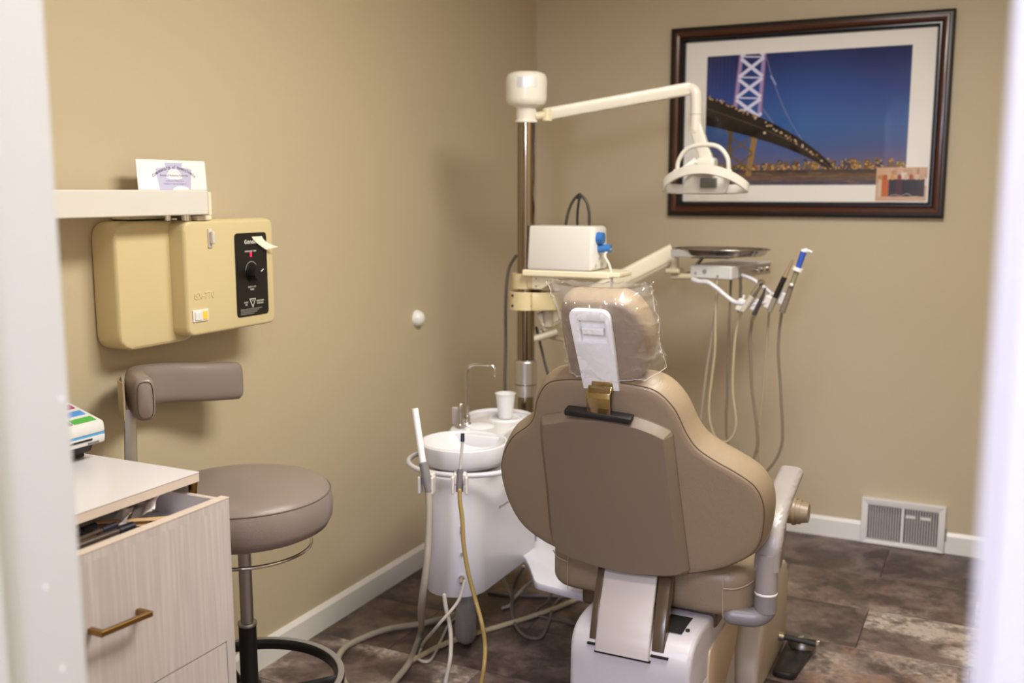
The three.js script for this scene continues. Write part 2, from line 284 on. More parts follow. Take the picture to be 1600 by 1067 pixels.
    c.strokeStyle = '#e4e4ff'; c.lineWidth = 17; for (let i = -1; i < 3; i++) { const a = h * (0.03 + i * 0.155), b = a + h * 0.14; c.beginPath(); c.moveTo(L(a), a); c.lineTo(R(b), b); c.moveTo(R(a), a); c.lineTo(L(b), b); c.stroke(); c.lineWidth = 7; c.beginPath(); c.moveTo(L(b), b); c.lineTo(R(b), b + 8); c.stroke(); c.lineWidth = 17; }
    // deck
    c.fillStyle = '#241d1c'; c.beginPath(); c.moveTo(0, h * 0.3); c.bezierCurveTo(w * 0.25, h * 0.45, w * 0.5, h * 0.6, w * 0.655, h * 0.86); c.lineTo(w * 0.63, h * 0.88); c.bezierCurveTo(w * 0.5, h * 0.74, w * 0.25, h * 0.62, 0, h * 0.53); c.fill();
    c.strokeStyle = '#5c4a3c'; c.lineWidth = 5; c.beginPath(); c.moveTo(0, h * 0.4); c.bezierCurveTo(w * 0.25, h * 0.53, w * 0.5, h * 0.67, w * 0.64, h * 0.87); c.stroke();
    c.strokeStyle = '#4a3d36'; c.lineWidth = 2; for (let i = 0; i < 40; i++) { const x = i / 40 * w * 0.6; const y = h * (0.31 + 0.5 * Math.pow(i / 40, 1.25)); c.beginPath(); c.moveTo(x, y); c.lineTo(x + 8, y + h * 0.16 * (1 - i / 46)); c.stroke(); }
    for (let i = 0; i < 60; i++) { const s = rnd(), x = s * w * 0.6, y = h * (0.295 + 0.5 * Math.pow(s, 1.25)); c.fillStyle = ['#f3dcc0', '#c88d6a', '#e9c9a0'][i % 3]; c.fillRect(x, y + rnd() * 16, 9, 7); }
    c.fillStyle = '#cfd4ff'; c.beginPath(); c.arc(w * 0.285, h * 0.455, 9, 0, 7); c.fill(); c.fillStyle = '#fff1d0'; c.beginPath(); c.arc(w * 0.31, h * 0.6, 6, 0, 7); c.fill();
  });
  const pm = new THREE.MeshPhysicalMaterial({ map: print, roughness: 0.9, specularIntensity: 0.2 });
  part('printed_photograph', quad(-1.149, -0.368, 1.428, 1.945, zb + 0.0092), pm, t);
  const staff = canvasTex(256, 176, (c, w, h) => {
    c.fillStyle = '#d2ae92'; c.fillRect(0, 0, w, h);
    for (let i = 0; i < 26; i++) { c.fillStyle = ['#e6d2c4', '#c9a387', '#b98f6e', '#ead9d0'][i % 4]; c.fillRect(rnd() * w, rnd() * h * 0.4, 10 + rnd() * 26, 14 + rnd() * 30); }
    const P = [[30, '#c98a4a', '#d9c6b4'], [46, '#b4552e', '#c66a3a'], [82, '#d59a58', '#23222c'], [118, '#8d3f2c', '#4a2734'], [150, '#d9b99a', '#1f1e2c'], [176, '#a5553a', '#2a2530'], [206, '#d9c0a8', '#2c2632'], [226, '#caa78a', '#3a3036']];
    for (const [x, hd, bd] of P) { c.fillStyle = bd; c.fillRect(x - 17, 62, 36, 92); c.fillStyle = hd; c.beginPath(); c.ellipse(x, 52, 11, 15, 0, 0, 7); c.fill(); }
    c.strokeStyle = '#e7dcd2'; c.lineWidth = 2; c.beginPath(); c.moveTo(66, 160); c.bezierCurveTo(100, 120, 120, 170, 150, 140); c.bezierCurveTo(170, 130, 180, 165, 214, 150); c.stroke();
  });
  part('staff_photograph', quad(-0.473, -0.291, 1.367, 1.493, zb + 0.0108), new THREE.MeshPhysicalMaterial({ map: staff, roughness: 0.9, specularIntensity: 0.2 }), t, 'small group photograph tucked into the corner');
  part('glass', new THREE.PlaneGeometry(X1 - X0 - 0.112, Y1 - Y0 - 0.112).translate((X0 + X1) / 2, (Y0 + Y1) / 2, zb + 0.0145), new THREE.MeshPhysicalMaterial({ color: 0xffffff, roughness: 0.02, transmission: 1, thickness: 0, ior: 1.5 }), t);
}

// ───────── vent register ─────────
{
  const z = -4.164, t = thing('wall_vent', 'white metal floor level vent register with fine upright fins', 'vent', [-0.31, 0, z]);
  const x0 = -0.462, x1 = -0.15, y1 = 0.188, f = z + 0.03;
part('frame', [sheetZ([[x0, 0.002], [x0 + 0.026, 0.018], [x0 + 0.026, y1 - 0.026], [x0, y1]], z, f, 0, 0.003), sheetZ([[x1, 0.002], [x1, y1], [x1 - 0.026, y1 - 0.026], [x1 - 0.026, 0.018]], z, f, 0, 0.003), sheetZ([[x0, y1], [x0 + 0.026, y1 - 0.026], [x1 - 0.026, y1 - 0.026], [x1, y1]], z, f, 0, 0.003), sheetZ([[x0, 0.002], [x1, 0.002], [x1 - 0.026, 0.018], [x0 + 0.026, 0.018]], z, f, 0, 0.003)], trimPaint, t);
  part('back_plate', box(x0 + 0.01, x1 - 0.01, 0.008, y1 - 0.01, z + 0.001, z + 0.004, 0), M(0x3f3a38, 0.7), t);
  part('mullion', box(-0.312, -0.3, 0.01, y1 - 0.02, z + 0.008, f - 0.002, 0.002), trimPaint, t);
  const fins = []; for (let x = x0 + 0.032; x < x1 - 0.028; x += 0.0098) if (Math.abs(x + 0.306) > 0.009) fins.push(box(x, x + 0.0036, 0.014, y1 - 0.022, z + 0.016, f - 0.005, 0));
  const fm = part('fin', fins, M(0xd9d2cf, 0.4), t); fm.userData.kind = 'stuff';
  part('damper_blade', box(x0 + 0.03, -0.312, 0.02, 0.132, z + 0.006, z + 0.009, 0.001), M(0x5e5551, 0.6), t);
  part('damper_blade', box(-0.3, x1 - 0.034, 0.02, 0.128, z + 0.006, z + 0.009, 0.001), M(0x5e5551, 0.6), t);
  for (const x of [-0.296, -0.24]) part('damper_tab', box(x, x + 0.037, 0.125, 0.134, z + 0.009, z + 0.0262, 0.001), trimPaint, t);
  part('lever', box(x1 - 0.002, x1 + 0.006, 0.05, 0.1, z + 0.012, z + 0.02, 0.002), M(0x7c7470, 0.4), t);
}
// ───────── door bumper on the left wall ─────────
{
  const t = thing('wall_bumper', 'small round white door bumper alone on the left wall', 'bumper', [-1.92, 0.945, -3.127]);
  const g = lathe([[0, 0.03], [0.012, 0.0285], [0.022, 0.022], [0.028, 0.012], [0.03, 0.003], [0.03, 0]], 0, 0, 0, 32); g.rotateZ(-PI / 2); g.translate(-1.92, 0.945, -3.127);
  part('dome', g, white, t);
}

// ───────── x-ray control box ─────────
const font = await new FontLoader().loadAsync('fonts/droid/droid_sans_bold.typeface.json');
{
  const t = thing('xray_control_box', 'cream wall mounted x-ray control box with black dial panel and red display', 'control box', [-1.919, 1.03, -1.92]);
  part('rear_housing', sheetX(rect(-1.93, -1.685, 1.03, 1.332), -1.919, -1.84, [0.045, 0.045, 0.045, 0.045], 0.008, 3), creamPlastic, t);
  part('front_housing', sheetX(rect(-2.182, -1.852, 1.047, 1.33), -1.905, -1.79, 0.024, 0.008, 3), creamPlastic, t);
  part('top_seam', box(-1.9, -1.81, 1.329, 1.3312, -2.17, -1.87, 0), creamPlastic, t);
  const face = canvasTex(512, 896, (c, w, h) => {
    c.fillStyle = '#191614'; c.fillRect(0, 0, w, h); c.fillStyle = '#e6e2dc'; c.textAlign = 'center';
    c.font = 'bold 62px sans-serif'; c.fillText('Gendex', 262, 118);
    c.font = 'bold 24px sans-serif'; c.fillText('EXPOSURE TIME', 245, 205);
    c.strokeStyle = '#8f8b86'; c.lineWidth = 10; c.beginPath(); c.arc(250, 400, 92, PI * 0.85, PI * 1.9); c.stroke();
    c.font = 'bold 26px sans-serif'; c.fillText('EXPOSURE', 250, 590); c.fillText('TIME', 250, 618);
    c.strokeStyle = '#cfcac4'; c.lineWidth = 11; c.beginPath(); c.moveTo(205, 712); c.lineTo(295, 712); c.lineTo(250, 800); c.closePath(); c.stroke();
    c.font = 'bold 24px sans-serif'; c.fillText('X-RAY', 145, 752); c.fillText('ON', 145, 778); c.fillText('EXPOSURE', 372, 748); c.fillText('CONTROL', 372, 774); c.font = 'bold 18px sans-serif'; c.fillText('mA', 250, 738);
    c.textAlign = 'left'; c.font = 'bold 15px sans-serif'; c.fillStyle = '#b9b4ae';
    ['WARNING: THIS X-RAY UNIT MAY BE DANGEROUS', 'TO PATIENT AND OPERATOR UNLESS SAFE', 'EXPOSURE FACTORS AND OPERATING', 'INSTRUCTIONS ARE OBSERVED'].forEach((s, i) => c.fillText(s, 50, 822 + i * 17));
  });
  const panel = extrude(poly(rect(0, 0.124, 0, 0.219), 0.012), 0, 0.0025, 'z', 0.0006, 1);
  { const p = panel.attributes.position, u = panel.attributes.uv; for (let i = 0; i < p.count; i++) u.setXY(i, p.getX(i) / 0.124, p.getY(i) / 0.219); }
  panel.rotateY(PI / 2); panel.translate(-1.7905, 1.0755, -2.027);
  const pn = part('control_panel', panel, new THREE.MeshStandardMaterial({ map: face, roughness: 0.38 }), t);
  part('display_digit', box(-1.789, -1.787, 1.232, 1.244, -2.0895, -2.0835, 0.001), M(0x300008, 0.4, { emissive: 0xff1440, emissiveIntensity: 3.2 }), pn, 'glowing red digit');
  const kn = part('dial_knob', [cyl([-1.788, 1.19, -2.088], [-1.784, 1.19, -2.088], 0.024, 0.024, 36), cyl([-1.784, 1.19, -2.088], [-1.762, 1.19, -2.088], 0.021, 0.019, 36)], black, pn, 'black dial knob');
  const mk = box(-1.7625, -1.7612, -0.001, 0.001, 0.006, 0.018, 0); mk.rotateX(0.55); mk.translate(0, 1.19, -2.088); mk.applyMatrix4(new THREE.Matrix4().makeTranslation(0, 0, 0)); part('pointer', placed(box(-1.7625, -1.7612, -0.0012, 0.0012, 0.007, 0.018, 0), new THREE.Matrix4().makeTranslation(0, 1.19, -2.088).multiply(new THREE.Matrix4().makeRotationX(PI + 0.55))), white, pn);
  part('toggle', [box(-1.79, -1.786, 1.262, 1.31, -1.945, -1.931, 0.002), box(-1.786, -1.774, 1.272, 1.304, -1.943, -1.933, 0.004)], M(0xd8d2cc, 0.3), t, 'small white lever switch');
  const sw = part('power_switch', [box(-1.791, -1.786, 1.082, 1.112, -1.92, -1.866, 0.002), box(-1.787, -1.783, 1.0865, 1.1075, -1.893, -1.871, 0.0015)], M(0xe8e6e6, 0.3), t);
  part('pilot_light', box(-1.787, -1.783, 1.087, 1.107, -1.914, -1.899, 0.0015), M(0xe8a040, 0.4, { emissive: 0xff9a20, emissiveIntensity: 0.7 }), sw, 'lit orange rocker');
  const tx = new TextGeometry('GX-770', { font, size: 0.016, depth: 0.0022, curveSegments: 4, bevelEnabled: true, bevelSize: 0.0004, bevelThickness: 0.0004, bevelSegments: 1 }); tx.rotateY(PI / 2); tx.translate(-1.791, 1.138, -1.874);
  part('raised_lettering', tx, creamPlastic, t);
  // peeling paper flap stuck over the panel
  const flap = [], fi = []; const FN = 10;
  for (let j = 0; j <= FN; j++) for (let i = 0; i <= 6; i++) { const s = j / FN, q = i / 6, zl = -2.0915 - 0.0455 * Math.pow(s, 1.3), zr = -2.132 - 0.012 * s - 0.026 * s * s * s, zz = zl + (zr - zl) * q, y = 1.284 - s * (0.036 - 0.006 * q); flap.push(-1.7868 + 0.022 * s * s * (0.4 + 0.6 * q), y, zz); }
  for (let j = 0; j < FN; j++) for (let i = 0; i < 6; i++) { const a = j * 7 + i; fi.push(a, a + 7, a + 1, a + 1, a + 7, a + 8); }
  const fg = new THREE.BufferGeometry(); fg.setAttribute('position', new THREE.Float32BufferAttribute(flap, 3)); fg.setIndex(fi); fg.computeVertexNormals();
  const fl = thing('paper_label', 'small curled cream paper label peeling off the black dial panel', 'label', [-1.787, 1.284, -2.1]);
  const thickF = fg.clone(); thickF.translate(-0.0005, 0, 0); { const ix = thickF.index.array; for (let i = 0; i < ix.length; i += 3) { const q = ix[i]; ix[i] = ix[i + 1]; ix[i + 1] = q; } thickF.computeVertexNormals(); }
  part('paper', [fg, thickF], M(0xf1ead6, 0.7), fl);
}
// ───────── folded x-ray arm on top of the box and the card above it ─────────
{
  const t = thing('xray_boom', 'pale square section horizontal boom lying over the x-ray control box', 'boom', [-1.82, 1.331, -1.7]);
  part('arm_tube', box(-1.86, -1.77, 1.345, 1.405, -1.918, -1.2, 0.004), M(0xdedad4, 0.35), t);
  part('end_cap', [box(-1.862, -1.768, 1.343, 1.4, -1.928, -1.9175, 0.003)], ivory, t, 'cream end cap');
  part('bracket', [box(-1.86, -1.79, 1.331, 1.343, -1.95, -1.9, 0.003), box(-1.9195, -1.86, 1.335, 1.4, -1.925, -1.75, 0.004)], ivory, t);
  part('pivot', [cyl([-1.81, 1.331, -1.88], [-1.81, 1.346, -1.88], 0.014), cyl([-1.83, 1.332, -1.84], [-1.83, 1.344, -1.84], 0.01)], chrome, t, 'chrome pivot');
  const card = canvasTex(1024, 320, (c, w, h) => {
    c.fillStyle = '#f6f4f8'; c.fillRect(0, 0, w, h); c.save(); c.translate(w * 0.52, 0);
    c.fillStyle = '#c4c2e2'; c.beginPath(); [[-130, 30], [130, 30], [120, 75], [270, 95], [230, 320], [-230, 320], [-270, 95], [-120, 75]].forEach(([x, y], i) => i ? c.lineTo(x, y) : c.moveTo(x, y)); c.fill();
    c.fillStyle = '#f6f4f8'; for (let a = -6; a <= 6; a++) { c.save(); c.translate(0, 205); c.rotate(a * 0.23); c.beginPath(); c.moveTo(-5, -40); c.lineTo(5, -40); c.lineTo(10, -118); c.lineTo(-10, -118); c.fill(); c.restore(); } c.beginPath(); c.ellipse(0, 205, 74, 34, 0, PI, 0); c.fill();
    c.fillStyle = '#ffffff'; c.beginPath(); c.ellipse(90, 330, 130, 50, 0, 0, 7); c.fill();
    c.fillStyle = '#3a3850'; c.font = 'bold 46px serif'; c.textAlign = 'center'; const s = 'Commonwealth of Pennsylvania'; [...s].forEach((ch, i) => { const a = (i - (s.length - 1) / 2) * 0.042; c.save(); c.translate(Math.sin(a) * 560, 655 - Math.cos(a) * 560); c.rotate(a); c.fillText(ch, 0, 0); c.restore(); });
    c.font = 'bold 27px serif'; c.fillText('Bureau of Radiation Protection', 0, 175); c.font = '22px serif'; c.fillText('Certificate of Registration', 0, 232); c.fillText('Radiation Producing Equipment', 0, 262); c.restore();
  });
  const g = extrude(poly(rect(0, 0.228, 0, 0.072), [0.001, 0.001, 0.006, 0.002]), 0, 0.0018, 'z', 0.0003, 1); { const p = g.attributes.position, u = g.attributes.uv; for (let i = 0; i < p.count; i++) u.setXY(i, p.getX(i) / 0.228, p.getY(i) / 0.072); }
  g.rotateY(PI / 2); g.translate(0, 0, 0); g.rotateZ(0.06); g.translate(-1.85, 1.4053, -1.772);
  solo('registration_card', 'white printed registration card with lavender emblem standing on the pale arm', 'card', g, new THREE.MeshStandardMaterial({ map: card, roughness: 0.5 }), [-1.85, 1.4053, -1.88]);
}

// ───────── drawer cabinet ─────────
{
  const wood = M(0xffffff, 0.5, { map: woodTex }), edge = M(0xd3c3b8, 0.5), lam = M(0xe3e0e6, 0.25), inner = M(0xe6e3ea, 0.5);
  const t = thing('drawer_cabinet', 'pale wood grain drawer cabinet with white top and one drawer pulled open', 'cabinet', [-1.62, 0, -1.1]);
  const Zr = -1.452, Zl = -0.70;
  const woodBox = (x0, x1, y0, y1, z0, z1) => { const g = uvBox(x0, x1, y0, y1, z0, z1); const u = g.attributes.uv; for (let i = 0; i < u.count; i++) u.setXY(i, u.getX(i) * 1.25, u.getY(i) * 1.25); return g; };
  const top = part('countertop', box(-1.918, -1.394, 0.839, 0.8565, Zr, Zl, 0.001), edge, t);
  part('laminate_sheet', box(-1.918, -1.3935, 0.857, 0.8585, Zr - 0.0005, Zl, 0), lam, top, 'white laminate top');
  part('laminate_line', box(-1.9178, -1.3936, 0.8563, 0.857, Zr - 0.0004, Zl, 0), darkBrown, top);
  const ebox = woodBox;
  part('side_panel', ebox(-1.905, -1.414, 0.0, 0.838, -1.4525, -1.4415), wood, t);
  part('side_panel', ebox(-1.905, -1.414, 0.0, 0.838, -0.735, -0.717), wood, t);
  part('back_panel', ebox(-1.912, -1.905, 0.0, 0.838, -1.449, -0.717), wood, t);
  part('corner_bracket', sheetZ([[-1.414, 0.838], [-1.399, 0.838], [-1.402, 0.815], [-1.414, 0.79]], -1.4525, -1.4415, 0.002, 0.0005), brass, t, 'brass corner bracket');
  // pulled-out front with its tray
  const f = part('drawer', [ebox(-1.338, -1.319, 0.534, 0.8165, -1.4495, -0.74), ebox(-1.338, -1.319, 0.06, 0.534, -1.4495, -1.4275), ebox(-1.338, -1.322, 0.06, 0.532, -1.427, -0.74)], wood, t);
  part('top_edge', box(-1.3385, -1.3182, 0.8165, 0.8185, -1.45, -0.74, 0.0004), edge, f);
  part('lower_front', ebox(-1.324, -1.319, 0.06, 0.5305, -1.4255, -0.74), wood, f);
  part('drawer_side', [box(-1.88, -1.338, 0.55, 0.8175, -1.4405, -1.4315, 0.0006)], edge, f);
  part('side_lining', box(-1.88, -1.3385, 0.551, 0.8165, -1.4315, -1.43, 0), inner, f, 'white drawer lining');
  part('drawer_side', box(-1.88, -1.338, 0.55, 0.8175, -0.752, -0.741, 0.0006), edge, f);
  part('drawer_back', box(-1.885, -1.876, 0.55, 0.8, -1.431, -0.752, 0.0006), inner, f);
  part('drawer_bottom', box(-1.88, -1.338, 0.765, 0.771, -1.4295, -0.752, 0), inner, f);
  const h0 = [-1.29, 0.685, -1.11], h1 = [-1.29, 0.679, -1.211];
  const hd = part('drawer_handle', [strap([[-1.291, h0[1], h0[2] + 0.004], [-1.291, (h0[1] + h1[1]) / 2, (h0[2] + h1[2]) / 2], [-1.291, h1[1], h1[2] - 0.004]], [0, 1, 0], 0.0095, 0.0085, 4, 0.15), box(-1.319, -1.287, h0[1] - 0.005, h0[1] + 0.005, h0[2] - 0.004, h0[2] + 0.005, 0.001), box(-1.319, -1.287, h1[1] - 0.005, h1[1] + 0.005, h1[2] - 0.005, h1[2] + 0.004, 0.001)], brass, f, 'brass bar handle');
  // things in the open drawer
  const stick = new RoundedBoxGeometry(0.15, 0.0022, 0.017, 2, 0.001);
  for (let i = 0; i < 13; i++) {
    const o = new THREE.Mesh(stick, M(0xc9a67c, 0.7)); o.name = numbered('wooden_stick'); o.position.set(-1.412 + (i % 4) * 0.006, 0.773 + i * 0.0025, -1.3 - (i % 3) * 0.012); o.rotation.set(0, 0.55 + ((i * 5) % 7 - 3) * 0.06, 0); o.castShadow = o.receiveShadow = true;
    o.userData = { label: 'flat pale wooden stick in the heap lying in the open drawer', category: 'stick', group: 'wooden sticks in the open drawer' }; scene.add(o);
  }
  const bodyM = M(0x5c483c, 0.25, { transmission: 0.4, thickness: 0 }), capM = M(0x141526, 0.4);
  const pen = new THREE.Group(), pb = new THREE.Mesh(cyl([0, 0, 0.14], [0, 0, 0.018], 0.0052, 0.0055, 16), bodyM), pc = new THREE.Mesh(join([cyl([0, 0, 0.022], [0, 0, -0.012], 0.0072, 0.0066, 16), box(-0.0012, 0.0012, 0.005, 0.009, -0.01, 0.02, 0.0004)]), capM); pb.name = 'barrel'; pc.name = 'cap'; pen.add(pb, pc);
  [[-1.372, 0.81, -1.25, -0.02, 'dark capped clear tube lying closest to the drawer front'],
   [-1.392, 0.803, -1.225, -0.12, 'dark capped clear tube second from the drawer front'],
   [-1.412, 0.806, -1.247, 0.06, 'dark capped clear tube touching the smaller white paper wrapper'],
   [-1.432, 0.797, -1.215, -0.16, 'dark capped clear tube lying low in the drawer behind the others'],
   [-1.45, 0.803, -1.235, 0.1, 'dark capped clear tube farthest back under the cabinet top'],
   [-1.398, 0.785, -1.19, 0.12, 'dark capped clear tube at the bottom of the pile in the drawer']].forEach(([x, y, z, a, label], i) => { const o = pen.clone(); o.name = numbered('capped_tube'); o.position.set(x, y, z); o.rotation.set(0, a, (i * 1.1) % 3); o.traverse((m) => { m.castShadow = m.receiveShadow = true; }); o.userData = { label, category: 'tube', group: 'dark capped tubes in the open drawer' }; scene.add(o); });
  for (const [x, y, z, s, l] of [[-1.428, 0.808, -1.285, 0.6, 'small crumpled white paper wrapper beside the dark capped tubes in the drawer'], [-1.43, 0.811, -1.345, 0.75, 'larger crumpled white paper wrapper above the wooden sticks in the drawer']]) {
    const g = new THREE.PlaneGeometry(0.06 * s, 0.075 * s, 10, 12); const p = g.attributes.position; for (let i = 0; i < p.count; i++) { const a = p.getX(i) * 90, b = p.getY(i) * 80; p.setZ(i, 0.014 * (noise(a + 30 * s, b, 1) - 0.5) + 0.012 * Math.sin(p.getX(i) * 70)); } g.rotateX(-PI / 2 + 0.35); g.rotateY(0.5); g.computeVertexNormals(); const g2 = g.clone(); g2.translate(0, -0.0006, 0); g.translate(x, y, z); g2.translate(x, y, z);
    solo('paper_wrapper', l, 'wrapper', [g, g2], M(0xefecef, 0.6), [x, y, z]);
  }
}
// ───────── counter device ─────────
{
  const t = thing('counter_device', 'white wedge shaped appliance with coloured buttons on the cabinet top', 'appliance', [-1.72, 0.8585, -1.33]);
  const Z0 = -1.449, Z1 = -1.2, dw = M(0xdddcdd, 0.28);
  part('lower_shell', sheetZ([[-1.642, 0.893], [-1.64, 0.911], [-1.835, 0.935], [-1.835, 0.893]], Z0, Z1, 0.004, 0.003), dw, t);
  part('blue_stripe', sheetZ([[-1.641, 0.911], [-1.641, 0.9145], [-1.834, 0.9385], [-1.834, 0.935]], Z0 + 0.001, Z1, 0, 0), M(0x5aa7e0, 0.4), t);
  const up = part('upper_shell', sheetZ([[-1.64, 0.9145], [-1.643, 0.937], [-1.835, 0.995], [-1.835, 0.9385]], Z0, Z1, 0.005, 0.003), dw, t);
  part('card_slot', box(-1.642, -1.6385, 0.9035, 0.907, -1.415, -1.29, 0.0005), black, t);
  part('badge', box(-1.6418, -1.639, 0.8955, 0.899, -1.432, -1.405, 0.0008), M(0x6c6f78, 0.4), t);
  const ang = Math.atan2(0.995 - 0.937, 0.192);
  const btn = (d, z0, z1, c) => { const g = new RoundedBoxGeometry(0.019, 0.003, z1 - z0, 2, 0.0014); g.rotateZ(-ang); g.translate(-1.643 - d * Math.cos(ang), 0.9375 + d * Math.sin(ang), (z0 + z1) / 2); part('button', g, M(c, 0.4), up); };
  btn(0.018, -1.438, -1.385, 0x4fae4a); btn(0.018, -1.381, -1.34, 0x7c7c7c); btn(0.049, -1.438, -1.34, 0x4f93dc); btn(0.08, -1.438, -1.34, 0xa5146a); btn(0.111, -1.438, -1.34, 0x77777a);
  part('foot', [sheetZ([[-1.66, 0.892], [-1.672, 0.872], [-1.82, 0.872], [-1.82, 0.892]], Z0 + 0.012, Z1, 0.002, 0.002), box(-1.72, -1.688, 0.859, 0.873, -1.435, -1.405, 0.002), box(-1.81, -1.78, 0.859, 0.873, -1.435, -1.405, 0.002), box(-1.72, -1.688, 0.859, 0.873, -1.24, -1.21, 0.002)], rubber, t, 'dark base with feet');
}

// ───────── stool ─────────
{
  const cx = -1.592, cz = -1.795, t = thing('operator_stool', 'grey leather swivel stool with curved backrest and black foot ring', 'stool', [cx, 0, cz]);
  part('seat', lathe([[0, 0.728], [0.08, 0.727], [0.15, 0.723], [0.188, 0.715], [0.202, 0.705], [0.208, 0.695], [0.212, 0.668], [0.21, 0.638], [0.2, 0.618], [0.18, 0.608], [0, 0.604]], cx, 0, cz, 72), greyLeather, t);
  part('seat_seam', new THREE.TorusGeometry(0.2065, 0.0016, 6, 90).rotateX(PI / 2).translate(cx, 0.6995, cz), M(0x6e625c, 0.7), t);
  part('gas_lift', [cyl([cx, 0.36, cz], [cx, 0.603, cz], 0.0155), lathe([[0.0155, 0.374], [0.0225, 0.374], [0.0225, 0.366], [0.018, 0.362]], cx, 0, cz)], brushed, t);
  part('seat_mount', [cyl([cx - 0.06, 0.59, cz + 0.0], [cx + 0.06, 0.59, cz], 0.02), box(cx - 0.09, cx + 0.05, 0.572, 0.603, cz - 0.05, cz + 0.06, 0.01)], black, t);
  part('column', cyl([cx, 0.075, cz], [cx, 0.366, cz], 0.0215, 0.021), black, t);
  const ring = []; for (let i = 0; i <= 20; i++) { const a = -0.75 * PI + i / 20 * 1.9 * PI; ring.push([cx + 0.158 * Math.sin(a), 0.566 + (i === 0 || i === 20 ? 0.035 : 0), cz + 0.158 * Math.cos(a)]); }
  part('lever_ring', tube(ring, 0.0042, 100, 8), chrome, t, 'thin chrome ring under the seat');
  const fr = part('foot_ring', [lathe([[0.208, 0.205], [0.228, 0.205], [0.229, 0.215], [0.228, 0.229], [0.222, 0.231], [0.21, 0.229], [0.208, 0.218], [0.208, 0.205]], cx, 0, cz, 72)], black, t);
  part('rim_cap', lathe([[0.213, 0.2305], [0.218, 0.233], [0.2285, 0.2305]], cx, 0, cz, 72), M(0x8a847e, 0.5), fr);
  part('ring_collar', cyl([cx, 0.15, cz], [cx, 0.215, cz], 0.03, 0.028), black, t);
  for (let i = 0; i < 3; i++) { const a = 0.55 + i * PI * 2 / 3; part('spoke', strap([[cx + 0.02 * Math.cos(a), 0.185, cz - 0.02 * Math.sin(a)], [cx + 0.12 * Math.cos(a), 0.2, cz - 0.12 * Math.sin(a)], [cx + 0.215 * Math.cos(a), 0.217, cz - 0.215 * Math.sin(a)]], [-Math.sin(a) * -1, 0, Math.cos(a) * -1], 0.016, 0.02, 8), black, t); }
  for (let i = 0; i < 5; i++) {
    const a = 0.3 + i * PI * 2 / 5, ex = cx + 0.22 * Math.cos(a), ez = cz - 0.22 * Math.sin(a);
    const lg = part('leg', strap([[cx, 0.09, cz], [cx + 0.12 * Math.cos(a), 0.086, cz - 0.12 * Math.sin(a)], [ex, 0.068, ez]], [-Math.sin(a), 0, -Math.cos(a)], 0.034, 0.022, 10), black, t);
    part('caster', [cyl([ex - 0.012 * Math.sin(a), 0.026, ez - 0.012 * Math.cos(a)], [ex + 0.012 * Math.sin(a), 0.026, ez + 0.012 * Math.cos(a)], 0.026), cyl([ex, 0.04, ez], [ex, 0.07, ez], 0.006)], rubber, lg);
  }
  // curved backrest on its post
  const path = [[-1.712, 0.939, -1.629], [-1.774, 0.945, -1.667], [-1.841, 0.941, -1.735], [-1.858, 0.931, -1.838], [-1.828, 0.917, -1.951], [-1.803, 0.908, -2.041]];
  const c = curve(path), nS = 48, sec = 24, pos = [], idx = [];
  for (let i = 0; i <= nS; i++) { const s = i / nS, e = Math.min(s, 1 - s) * nS, k = e < 4 ? Math.sqrt(1 - Math.pow(1 - e / 4, 2)) * 0.35 + 0.65 : 1, p = c.getPoint(s), T = c.getTangent(s), B = V3(0, 1, 0).cross(T).normalize(); for (let j = 0; j < sec; j++) { const a = j / sec * 2 * PI, se = (v, q) => Math.sign(v) * Math.pow(Math.abs(v), q), w = se(Math.cos(a), 0.6) * 0.026 * k, h = se(Math.sin(a), 0.55) * 0.05 * (0.85 + 0.15 * k) * (i === 0 || i === nS ? 0.9 : 1); pos.push(p.x + B.x * w, p.y + h, p.z + B.z * w); } }
  for (let i = 0; i < nS; i++) for (let j = 0; j < sec; j++) { const a = i * sec + j, b = i * sec + (j + 1) % sec; idx.push(a, b, a + sec, b, b + sec, a + sec); }
  for (const [i, s] of [[0, 1], [nS, -1]]) { const e = pos.length / 3, p = c.getPoint(i / nS), T = c.getTangent(i / nS).multiplyScalar(-s * 0.006); pos.push(p.x + T.x, p.y, p.z + T.z); for (let j = 0; j < sec; j++) { const a = i * sec + j, b = i * sec + (j + 1) % sec; s > 0 ? idx.push(e, b, a) : idx.push(e, a, b); } }
  const bg = new THREE.BufferGeometry(); bg.setAttribute('position', new THREE.Float32BufferAttribute(pos, 3)); bg.setAttribute('uv', new THREE.Float32BufferAttribute(new Float32Array(pos.length / 3 * 2), 2)); bg.setIndex(idx); bg.computeVertexNormals();
  const b = part('backrest', bg, greyLeather, t);
  { const P0 = c.getPoint(0), T0 = c.getTangent(0), S0 = V3(0, 1, 0).cross(T0).normalize(), lp = []; for (let j = 0; j < 24; j++) { const a = j / 24 * 2 * PI, se = (v, q) => Math.sign(v) * Math.pow(Math.abs(v), q), w = se(Math.cos(a), 0.6) * 0.0172, h = se(Math.sin(a), 0.55) * 0.041; lp.push([P0.x + S0.x * w - T0.x * 0.0012, P0.y + h, P0.z + S0.z * w - T0.z * 0.0012]); } part('end_seam', tube(lp, 0.0009, 80, 5, true), seam, b); }
  part('backing_plate', strap([[-1.739, 0.939, -1.593], [-1.805, 0.934, -1.639], [-1.871, 0.929, -1.707]], [0, 1, 0], 0.085, 0.004, 14), M(0xa8967c, 0.45), t, 'tan backing plate');
  part('post', strap([[-1.773, 0.91, -1.639], [-1.766, 0.823, -1.629], [-1.754, 0.679, -1.611], [-1.743, 0.624, -1.607], [-1.714, 0.602, -1.651], [-1.616, 0.586, -1.753]], [0.55, 0, -0.83], 0.028, 0.006, 50, 0.4), brushed, t, 'flat steel backrest post');
}

